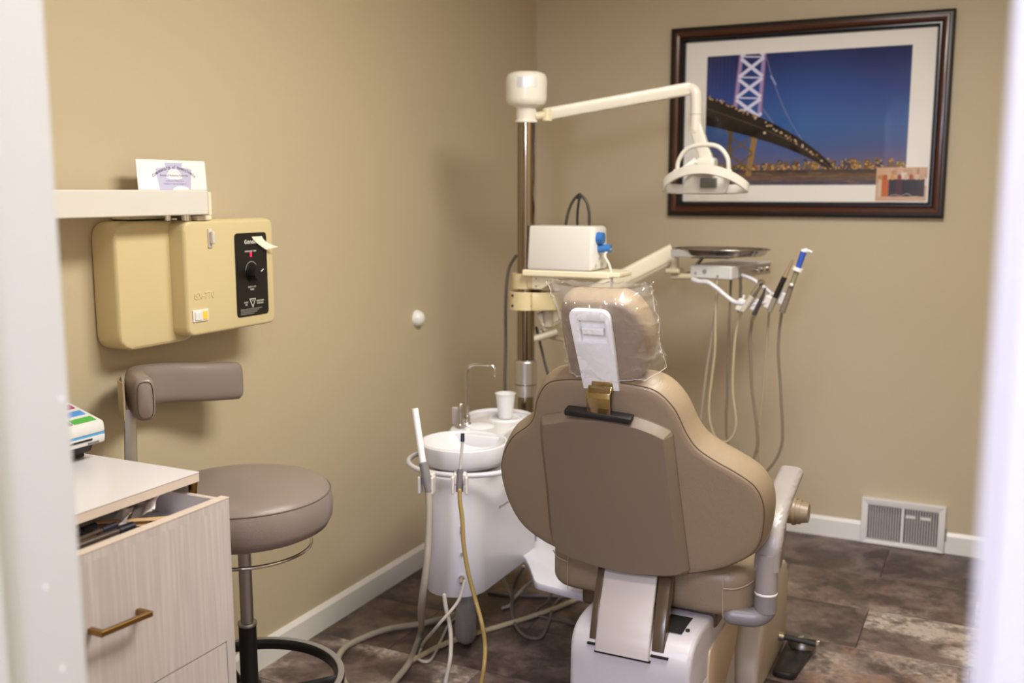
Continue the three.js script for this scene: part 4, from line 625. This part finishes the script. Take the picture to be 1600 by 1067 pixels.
// ───────── light pole ─────────
const PX = -1.443, PZ = -3.05;
{
  const t = thing('dental_light', 'cream dental lamp on a long arm from a tall chrome pole', 'dental lamp', [PX, 0.0, PZ]);
  part('pole', [cyl([PX, 0.75, PZ], [PX, 1.63, PZ], 0.029, 0.029, 48)], steelPole, t);
  part('lower_pole', cyl([PX, 0.272, PZ], [PX, 0.715, PZ], 0.027, 0.027, 40), steelPole, t);
  part('collar', [cyl([PX, 0.757, PZ], [PX, 0.832, PZ], 0.037, 0.037, 48), cyl([PX, 0.715, PZ], [PX, 0.754, PZ], 0.035, 0.037, 48), lathe([[0.037, 0], [0.034, 0.006], [0.029, 0.007]], PX, 0.832, PZ, 48)], metal(0xcfccc9, 0.35), t, 'silver collar');

  const cap = part('motor_cap', [lathe([[0.034, 1.632], [0.034, 1.672], [0.05, 1.676], [0.062, 1.684], [0.067, 1.7], [0.068, 1.75], [0.0675, 1.765], [0.062, 1.778], [0.048, 1.785], [0, 1.786]], PX, 0, PZ, 64), lathe([[0.036, 1.624], [0.038, 1.628], [0.036, 1.632], [0.03, 1.632]], PX, 0, PZ, 48)], M(0xe2dccf, 0.25), t, 'cream cap on the pole');
  const lg = new THREE.CylinderGeometry(0.0687, 0.0687, 0.034, 20, 1, true, -0.5, 1.0).translate(PX, 1.745, PZ); lg.rotateY(0); const st = part('rating_sticker', placed(new THREE.CylinderGeometry(0.0685, 0.0685, 0.032, 20, 1, true, 0.0, 0.95), new THREE.Matrix4().makeTranslation(PX, 1.748, PZ)), M(0xd7d8dc, 0.3, { metalness: 0.3 }), cap, 'silver rating sticker');
  // arm
  const a0 = [PX + 0.05, 1.65, PZ - 0.03], a1 = [-0.972, 1.735, -3.3];
  part('arm', [strap([a0, [(a0[0] + a1[0]) / 2, (a0[1] + a1[1]) / 2, (a0[2] + a1[2]) / 2], a1], [0, 1, 0], 0.042, 0.034, 20, 0.2)], M(0xcfc8b8, 0.3), t);
  part('arm_joint', [cyl([PX + 0.03, 1.645, PZ - 0.01], [PX + 0.062, 1.65, PZ - 0.025], 0.013), cyl([PX + 0.062, 1.63, PZ - 0.028], [PX + 0.062, 1.668, PZ - 0.028], 0.017)], M(0xd8cba8, 0.35), t);
  const dn = part('drop_arm', [tube([[-0.99, 1.733, -3.295], [-0.965, 1.735, -3.3], [-0.95, 1.722, -3.3], [-0.946, 1.69, -3.3], [-0.946, 1.6, -3.3]], 0.0195, 50, 16), strap([[-0.946, 1.615, -3.3], [-0.93, 1.57, -3.3], [-0.905, 1.505, -3.3]], [0, 0, 1], 0.03, 0.042, 12, 0.2)], M(0xd3cdc0, 0.28), t);
  part('ring_groove', lathe([[0.0197, -0.001], [0.0202, 0], [0.0197, 0.001]], -0.946, 1.652, -3.3, 32), M(0x9a917c, 0.5), dn);
  // lamp head
  const hx = -0.91, hy = 1.44, hz = -3.3, hm = M(0xdad5ca, 0.25);
  const shield = []; for (let i = 0; i < 40; i++) { const a = i / 40 * 2 * PI; shield.push([hx + 0.142 * Math.cos(a), hy - 0.026 + (Math.sin(a) > 0 ? 0.06 * Math.pow(Math.sin(a), 1.5) : 0.006 * Math.sin(a)), hz + 0.062 * Math.sin(a)]); }
  const sh = (() => { const c = curve(shield, true), n = 120, pos = [], idx = []; const sec = [[0.004, 0.014], [-0.002, 0.016], [-0.006, 0.01], [-0.008, -0.012], [-0.004, -0.016], [0.002, -0.014]]; for (let i = 0; i < n; i++) { const p = c.getPoint(i / n), d = V3(p.x - hx, 0, (p.z - hz) * 2).normalize(); for (const [o, u] of sec) pos.push(p.x - d.x * o * -1, p.y + u, p.z - d.z * o * -1); } const m = sec.length; for (let i = 0; i < n; i++) for (let j = 0; j < m; j++) { const a = i * m + j, b = i * m + (j + 1) % m, c2 = ((i + 1) % n) * m + j, d2 = ((i + 1) % n) * m + (j + 1) % m; idx.push(a, b, c2, b, d2, c2); } const g = new THREE.BufferGeometry(); g.setAttribute('position', new THREE.Float32BufferAttribute(pos, 3)); g.setIndex(idx); return toCreasedNormals(g, 0.8); })();
  const head = part('lamp_head', [box(hx - 0.026, hx + 0.036, hy + 0.028, hy + 0.072, hz - 0.03, hz + 0.03, 0.012), sheetZ([[hx - 0.085, hy - 0.045], [hx + 0.06, hy - 0.045], [hx + 0.075, hy + 0.01], [hx + 0.03, hy + 0.042], [hx - 0.04, hy + 0.042], [hx - 0.08, hy + 0.0]], hz - 0.05, hz - 0.028, 0.006, 0.004)], hm, t);
  part('shield_ring', sh, hm, head);
  part('handle_bow', tube([[hx - 0.092, hy + 0.02, hz + 0.01], [hx - 0.088, hy + 0.06, hz + 0.012], [hx - 0.06, hy + 0.1, hz + 0.014], [hx - 0.01, hy + 0.113, hz + 0.014], [hx + 0.045, hy + 0.105, hz + 0.014], [hx + 0.075, hy + 0.07, hz + 0.012], [hx + 0.08, hy + 0.03, hz + 0.01]], 0.0075, 60, 12), hm, head);
  const gm = M(0xeff0ea, 0.25);
  part('side_grip', [cyl([hx - 0.1, hy + 0.022, hz + 0.01], [hx - 0.075, hy + 0.026, hz + 0.01], 0.013), cyl([hx - 0.078, hy + 0.024, hz + 0.02], [hx - 0.025, hy + 0.062, hz + 0.025], 0.011)], gm, head);
  part('pivot_knob', cyl([hx + 0.07, hy + 0.022, hz + 0.01], [hx + 0.09, hy + 0.022, hz + 0.01], 0.01), gm, head);
  part('lens', box(hx - 0.018, hx + 0.034, hy - 0.026, hy + 0.006, hz - 0.03, hz - 0.004, 0.003), M(0x5d5a55, 0.2), head, 'dark lens block');
}
// ───────── bracket shelf on the pole and the scaler box ─────────
{
  const t = thing('pole_shelf', 'cream bracket shelf clamped to the pole under the white box', 'shelf', [PX, 1.07, PZ]);
  const screws = (list) => list.map((p) => { const q = V3(...p), d = V3(p[0] - PX, 0, p[2] - PZ).normalize().multiplyScalar(0.004); return cyl([q.x - d.x, q.y, q.z - d.z], [q.x + d.x, q.y, q.z + d.z], 0.0042, 0.0042, 12); });
  part('clamp', [cyl([PX, 1.082, PZ], [PX, 1.132, PZ], 0.047, 0.047, 48), box(PX + 0.02, PX + 0.062, 1.082, 1.132, PZ - 0.02, PZ + 0.045, 0.01)], creamPlastic, t);
  part('shelf_plate', [box(PX + 0.02, -1.12, 1.128, 1.15, -3.13, -2.975, 0.006), sheetZ([[PX + 0.045, 1.085], [PX + 0.045, 1.135], [-1.2, 1.135], [-1.31, 1.12], [-1.34, 1.1], [-1.365, 1.085]], -3.07, -3.0, 0.004, 0.004), box(-1.19, -1.09, 1.132, 1.149, -3.11, -2.99, 0.006)], M(0xeae0c4, 0.35), t);
  part('screw', screws([[PX + 0.06, 1.12, PZ + 0.046], [PX + 0.06, 1.094, PZ + 0.046]]), rubber, t);
}
{
  const t = thing('scaler_unit', 'white rectangular box with two blue knobs standing on the cream shelf', 'device', [-1.29, 1.15, -3.04]);
  part('housing', sheetX([[-3.115, 1.151], [-3.1, 1.292], [-2.99, 1.292], [-2.975, 1.151]], -1.405, -1.18, 0.008, 0.008, 3), M(0xdbd7cf, 0.3), t);
  part('front_panel', sheetX([[-3.108, 1.156], [-3.095, 1.287], [-2.995, 1.287], [-2.982, 1.156]], -1.1815, -1.176, 0.008, 0.002), M(0xe2ded8, 0.35), t);
  part('control_knob', [cyl([-1.176, 1.255, -3.02], [-1.156, 1.255, -3.02], 0.02, 0.018, 28)], M(0x2f6db4, 0.35), t, 'large blue knob');
  part('hose_plug', [cyl([-1.176, 1.222, -3.03], [-1.135, 1.222, -3.03], 0.014, 0.013, 24)], M(0x3a76b4, 0.4), t, 'small blue plug');
  part('indicator', [cyl([-1.177, 1.195, -3.035], [-1.173, 1.195, -3.035], 0.008), cyl([-1.177, 1.168, -3.0], [-1.172, 1.168, -3.0], 0.006), cyl([-1.177, 1.168, -3.05], [-1.172, 1.168, -3.05], 0.006)], M(0xb9b4ae, 0.3), t);
  part('cord', tube([[-1.137, 1.22, -3.03], ...[[-1.151, 1.203, -3.02], [-1.135, 1.169, -3.02], [-1.126, 1.128, -3.02], [-1.128, 1.087, -3.02]]], 0.004, 40, 8), M(0xded8ce, 0.4), t, 'white cord');
}
{
  const t = thing('coiled_hose', 'black hose looped upright behind the white box', 'hose', [-1.281, 1.295, -3.12]);
  part('loop', tube([[-1.334, 1.29, -3.13], [-1.325, 1.333, -3.13], [-1.309, 1.369, -3.13], [-1.286, 1.39, -3.13], [-1.263, 1.373, -3.13], [-1.251, 1.337, -3.13], [-1.249, 1.291, -3.13]], 0.0048, 60, 10), M(0x3a3632, 0.4), t);
  part('stem', [tube([[-1.292, 1.291, -3.13], [-1.292, 1.327, -3.13], [-1.286, 1.383, -3.13]], 0.0045, 30, 8), cyl([-1.288, 1.377, -3.13], [-1.284, 1.396, -3.13], 0.008, 0.006, 14)], black, t);
}
cable('grey cable dropping down the wall beside the chrome pole', [[-1.514, 1.183, -3.12], [-1.537, 1.149, -3.12], [-1.549, 1.094, -3.12], [-1.554, 1.004, -3.12], [-1.554, 0.869, -3.12], [-1.557, 0.733, -3.12], [-1.549, 0.595, -3.12]], 0.006, hoseDark);
cable('black cord slanting down from the pole behind the headrest', [[-1.45, 0.935, -3.15], [-1.433, 0.873, -3.15], [-1.415, 0.807, -3.15], [-1.395, 0.741, -3.15], [-1.375, 0.652, -3.15]], 0.005, M(0x4a443e, 0.5));
// ───────── delivery arm and instrument head ─────────
{
  const t = thing('delivery_arm', 'cream swing arm carrying the instrument head and its hose holders', 'instrument arm', [PX, 1.01, PZ]);
  part('clamp', [cyl([PX, 1.012, PZ], [PX, 1.072, PZ], 0.056, 0.056, 48), sheetY([[PX - 0.03, PZ - 0.05], [PX + 0.11, PZ - 0.06], [PX + 0.11, PZ + 0.0], [PX + 0.045, PZ + 0.05]], 1.012, 1.072, 0.01, 0.003)], creamPlastic, t);
  part('screw', [[-0.024, 1.06], [-0.024, 1.026], [0.04, 1.06], [0.04, 1.026]].map(([d, y]) => { const s = d, c = Math.sqrt(0.0566 ** 2 - d * d); return cyl([PX + d, y, PZ + c - 0.004], [PX + d * 1.05, y, PZ + c + 0.001], 0.0045, 0.0045, 12); }), rubber, t);
  const A = [-1.408, 0.968, -3.098], B = [-1.064, 1.194, -3.47], mid = A.map((v, i) => (v + B[i]) / 2);
  part('arm_beam', strap([A, mid, B], [0.3, 0, 0.95], 0.045, 0.056, 10, 0.25), M(0xd8cfb9, 0.35), t);
  part('pivot_pin', cyl([-1.385, 0.95, -3.1], [-1.385, 1.02, -3.1], 0.019, 0.019, 24), M(0xb9ae98, 0.4), t);
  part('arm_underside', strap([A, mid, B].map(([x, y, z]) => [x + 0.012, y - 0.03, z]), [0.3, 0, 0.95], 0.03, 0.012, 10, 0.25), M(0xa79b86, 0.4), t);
  part('lower_link', [tube([[-1.41, 0.93, -3.1], ...[[-1.443, 0.907, -3.2], [-1.394, 0.896, -3.2], [-1.346, 0.89, -3.2]]], 0.009, 30, 10), ...[cyl([PX, 0.9, PZ - 0.0], [-1.36, 0.93, -3.12], 0.012)]], M(0xb9ae98, 0.4), t);
  part('end_knuckle', [cyl([-1.061, 1.17, -3.46], [-1.06, 1.131, -3.46], 0.02, 0.02, 24), box(-1.085, -1.03, 1.115, 1.135, -3.49, -3.43, 0.008), cyl([-1.064, 1.104, -3.46], [-0.982, 1.107, -3.46], 0.012, 0.012, 16)], M(0xc7b99c, 0.3), t);
  const yaw = -0.19, cr = [-0.842, 1.126, -3.42], hm = new THREE.Matrix4().makeRotationY(yaw).setPosition(cr[0], cr[1], cr[2]);
  const hd = part('instrument_head', [placed(box(-0.158, 0, -0.024, 0.024, -0.34, 0, 0.006), hm)], M(0xcfcdcb, 0.3), t, 'grey instrument head box');
  part('head_band', placed(box(-0.002, 0.0025, -0.018, 0.018, -0.33, -0.055, 0.001), hm), metal(0xb0adaa, 0.35), hd);
  part('gauge', placed(join([cyl([-0.1, 0.002, 0], [-0.1, 0.002, 0.004], 0.008, 0.007, 20), cyl([-0.135, -0.006, 0], [-0.135, -0.006, 0.003], 0.004, 0.004, 12), cyl([-0.05, -0.012, 0], [-0.05, -0.012, 0.003], 0.004, 0.004, 12)]), hm), M(0x8d8f84, 0.3), hd);
  for (const d of [-0.2, -0.25, -0.3]) part('dial', placed(cyl([0, 0, d], [0.012, 0, d], 0.01, 0.009, 20), hm), chrome, hd);
  part('tray_bracket', [strap([[-0.957, 1.174, -3.47], [-0.975, 1.151, -3.47], [-0.993, 1.124, -3.47], [-1.02, 1.114, -3.47]], [0, 0, 1], 0.03, 0.008, 12), box(-0.99, -0.86, 1.172, 1.18, -3.54, -3.44, 0.002)], metal(0x8f8a84, 0.35), t);
  // white holder bar with four clips
  part('holder_bar', [tube([[-0.97, 1.101, -3.4], [-0.949, 1.095, -3.4], [-0.92, 1.094, -3.4], [-0.89, 1.077, -3.4], [-0.852, 1.048, -3.4], [-0.823, 1.03, -3.4], [-0.797, 1.027, -3.4]], 0.0085, 60, 12), tube([[-0.823, 1.114, -3.5], [-0.79, 1.102, -3.5], [-0.756, 1.081, -3.5], [-0.722, 1.056, -3.5], [-0.697, 1.039, -3.5]], 0.007, 40, 12)], enamel, t, 'white bent holder bar');
  part('cross_bar', tube([...[[-0.807, 1.016, -3.41], [-0.755, 1.026, -3.41]], ...[[-0.713, 1.033, -3.44]], ...[[-0.674, 1.041, -3.47]]], 0.006, 30, 8), enamel, t);
  for (const p of [...[[-0.799, 1.019, -3.41]], ...[[-0.755, 1.022, -3.42]], ...[[-0.715, 1.031, -3.44]], ...[[-0.677, 1.044, -3.46]]]) {
    const m = new THREE.Matrix4().makeRotationZ(-0.3).setPosition(...p);
    part('clip', [placed(box(-0.018, 0.018, -0.022, 0.022, -0.008, 0.014, 0.006), m), placed(box(-0.008, 0.0, 0.02, 0.036, 0.0, 0.008, 0.002), m)], M(0xdedad6, 0.3), t);
  }
}
{
  const t = thing('instrument_tray', 'shallow oval stainless steel tray above the instrument head', 'tray', [-0.9, 1.181, -3.49]);
  const g = lathe([[0, 0.002], [0.82, 0.002], [0.9, 0.008], [0.96, 0.022], [1, 0.026], [1.02, 0.025], [1.02, 0.023], [0.965, 0.019], [0.905, 0.005], [0.83, 0], [0, 0]], 0, 0, 0, 64); g.scale(0.168, 1, 0.11); g.computeVertexNormals(); g.rotateY(0.1); g.translate(-0.9, 1.1805, -3.49);
  part('dish', g, metal(0xc9c4bd, 0.16), t);
  part('edge_grip', placed(box(-0.075, 0.075, -0.012, 0.012, -0.003, 0.003, 0.002), new THREE.Matrix4().makeRotationY(0.15).setPosition(-0.975, 1.19, -3.405)), M(0xa29c98, 0.35), t, 'grey edge grip');
}
{
  const hose = M(0xa89f8c, 0.45), hoseD = M(0x7f7564, 0.45);
  const hp = (name, label, base, build) => { const t = thing(name, label, 'handpiece', base); build(t); };
  hp('dental_handpiece', 'short chrome handpiece in the leftmost clip, its hose in a loop', [-0.785, 1.014, -3.4], (t) => {
    const a = [-0.793, 1.002, -3.39], b = [-0.761, 1.055, -3.39], c = [-0.732, 1.102, -3.39];
    part('sleeve', cyl(a, b, 0.009, 0.0105, 20), M(0xc9c0b0, 0.3), t); part('body', [cyl(b, c, 0.011, 0.0085, 20), cyl([-0.739, 1.097, -3.39], [-0.725, 1.105, -3.385], 0.011, 0.01, 18)], chrome, t, 'chrome head');
    part('hose', tube([[-0.805, 0.996, -3.44], [-0.816, 0.969, -3.44], [-0.826, 0.908, -3.44], [-0.83, 0.84, -3.44], [-0.829, 0.712, -3.44], [-0.818, 0.638, -3.44], [-0.814, 0.595, -3.44], [-0.828, 0.547, -3.44], [-0.855, 0.528, -3.44], [-0.885, 0.543, -3.44], [-0.905, 0.59, -3.44], [-0.912, 0.654, -3.44], [-0.905, 0.755, -3.44], [-0.897, 0.847, -3.44], [-0.898, 0.96, -3.44], [-0.898, 1.06, -3.44], [-0.895, 1.103, -3.44]], 0.0045, 140, 8), M(0xb9ab8c, 0.45), t, 'beige looped hose');
  });
  hp('dental_handpiece', 'slim dark handpiece in the second clip from the left', [-0.749, 1.014, -3.42], (t) => {
    part('body', [cyl([-0.757, 0.989, -3.405], [-0.73, 1.055, -3.405], 0.0085, 0.006, 18), cyl([-0.73, 1.055, -3.405], [-0.722, 1.082, -3.405], 0.005, 0.003, 14)], M(0x3f3b38, 0.3), t); part('coupling', cyl([-0.765, 0.967, -3.405], [-0.757, 0.989, -3.405], 0.008, 0.008, 16), chrome, t);
    part('hose', tube([[-0.773, 0.965, -3.45], [-0.778, 0.896, -3.45], [-0.772, 0.81, -3.45], [-0.765, 0.722, -3.45], [-0.751, 0.642, -3.45], [-0.742, 0.582, -3.45], [-0.74, 0.52, -3.45], [-0.75, 0.482, -3.45], [-0.766, 0.441, -3.45], [-0.787, 0.397, -3.45]], 0.005, 100, 8), hoseD, t, 'brown grey hose');
  });
  hp('dental_handpiece', 'long black handpiece in the third clip from the left', [-0.71, 1.025, -3.44], (t) => {
    part('sleeve', cyl([-0.711, 1, -3.425], [-0.693, 1.049, -3.425], 0.009, 0.0095, 18), M(0x8f857a, 0.35), t); part('body', [cyl([-0.693, 1.049, -3.425], [-0.664, 1.119, -3.425], 0.0095, 0.009, 18)], M(0x1b1917, 0.35), t); part('nose', cyl([-0.664, 1.119, -3.425], [-0.639, 1.179, -3.425], 0.0075, 0.004, 16), M(0x9c8868, 0.35), t, 'tan tapered nose');
    part('hose', tube([[-0.726, 0.991, -3.5], [-0.732, 0.85, -3.5], [-0.739, 0.691, -3.5], [-0.746, 0.575, -3.5], [-0.747, 0.506, -3.5], [-0.74, 0.455, -3.5], [-0.731, 0.403, -3.5]], 0.0038, 90, 8), M(0xa89a80, 0.4), t, 'thin beige hose');
  });
  hp('air_syringe', 'air and water syringe with blue tip cover in the rightmost clip', [-0.67, 1.036, -3.46], (t) => {
    part('body', cyl([-0.672, 0.998, -3.445], [-0.644, 1.09, -3.445], 0.011, 0.009, 20), M(0x7c6f63, 0.3), t); part('neck', cyl([-0.644, 1.09, -3.445], [-0.627, 1.144, -3.445], 0.0085, 0.0085, 18), M(0x8c8a66, 0.4), t, 'olive neck'); part('button', cyl([-0.643, 1.093, -3.43], [-0.64, 1.096, -3.425], 0.006, 0.005, 14), white, t);
    part('guard_ring', cyl([-0.628, 1.14, -3.445], [-0.624, 1.151, -3.445], 0.018, 0.018, 24), white, t); part('tip_cover', cyl([-0.625, 1.149, -3.445], [-0.609, 1.204, -3.445], 0.009, 0.0105, 18), M(0x3456b8, 0.35), t, 'blue tip cover'); part('tip', [cyl([-0.615, 1.204, -3.445], [-0.596, 1.209, -3.445], 0.008, 0.008, 16), cyl([-0.596, 1.209, -3.445], [-0.582, 1.203, -3.445], 0.0045, 0.0035, 12)], M(0xf0efee, 0.3), t);
    part('hose', tube([[-0.683, 0.996, -3.5], [-0.689, 0.931, -3.5], [-0.69, 0.853, -3.5], [-0.679, 0.741, -3.5], [-0.672, 0.665, -3.5], [-0.665, 0.584, -3.5], [-0.665, 0.536, -3.5], [-0.674, 0.495, -3.5], [-0.693, 0.456, -3.5], [-0.718, 0.421, -3.5], [-0.736, 0.4, -3.5]], 0.0048, 120, 8), hoseD, t, 'brown grey hose');
  });
  solo('umbilical_hose', 'pale hose hanging straight from under the instrument head', 'hose', tube([[-0.911, 1.097, -3.5], [-0.911, 1.043, -3.5], [-0.918, 0.949, -3.5], [-0.929, 0.859, -3.5], [-0.94, 0.773, -3.5], [-0.951, 0.653, -3.5], [-0.962, 0.536, -3.5], [-0.973, 0.432, -3.5]], 0.0048, 80, 8), hose, [-0.911, 1.097, -3.5]);
  solo('umbilical_hose', 'darker hose hanging between the looped hose strands', 'hose', tube([[-0.868, 1.097, -3.52], [-0.868, 1.021, -3.52], [-0.869, 0.906, -3.52], [-0.868, 0.794, -3.52], [-0.868, 0.675, -3.52], [-0.869, 0.605, -3.52], [-0.864, 0.523, -3.52], [-0.853, 0.475, -3.52], [-0.828, 0.426, -3.52]], 0.0048, 80, 8), hoseD, [-0.868, 1.097, -3.52]);
  solo('umbilical_hose', 'short dark hose stub under the right half of the instrument head', 'hose', tube([[-0.83, 1.105, -3.5], [-0.828, 1.069, -3.5], [-0.829, 1.029, -3.5], [-0.833, 0.988, -3.5]], 0.0052, 30, 8), M(0x5f584e, 0.45), [-0.83, 1.105, -3.5]);
}
// ───────── foot control ─────────
{
  const t = thing('foot_control', 'black foot control with chrome lever on the floor beside the chair base', 'foot pedal', [-0.47, 0, -3.02]);
  part('base_plate', sheetY([[-0.54, -2.82], [-0.475, -2.82], [-0.455, -3.03], [-0.5, -3.1], [-0.54, -3.08]], 0, 0.022, 0.02, 0.006), M(0x23201f, 0.4), t);
  part('housing', lathe([[0.042, 0.02], [0.04, 0.034], [0.03, 0.046], [0.012, 0.05], [0, 0.05]], -0.49, 0, -3.03, 32), metal(0x8d8a86, 0.35), t);
  part('lever', [cyl([-0.545, 0.068, -2.96], [-0.44, 0.052, -2.985], 0.0085, 0.0085, 18)], rubber, t, 'black lever grip');
  part('lever_end', [cyl([-0.55, 0.069, -2.958], [-0.536, 0.067, -2.962], 0.012, 0.012, 18), cyl([-0.444, 0.053, -2.984], [-0.437, 0.052, -2.986], 0.0095, 0.008, 16), cyl([-0.47, 0.058, -3.0], [-0.405, 0.066, -2.985], 0.004, 0.004, 12), cyl([-0.49, 0.045, -3.03], [-0.5, 0.062, -2.97], 0.006)], chrome, t, 'chrome lever end');
}
renderer.render(scene, camera);
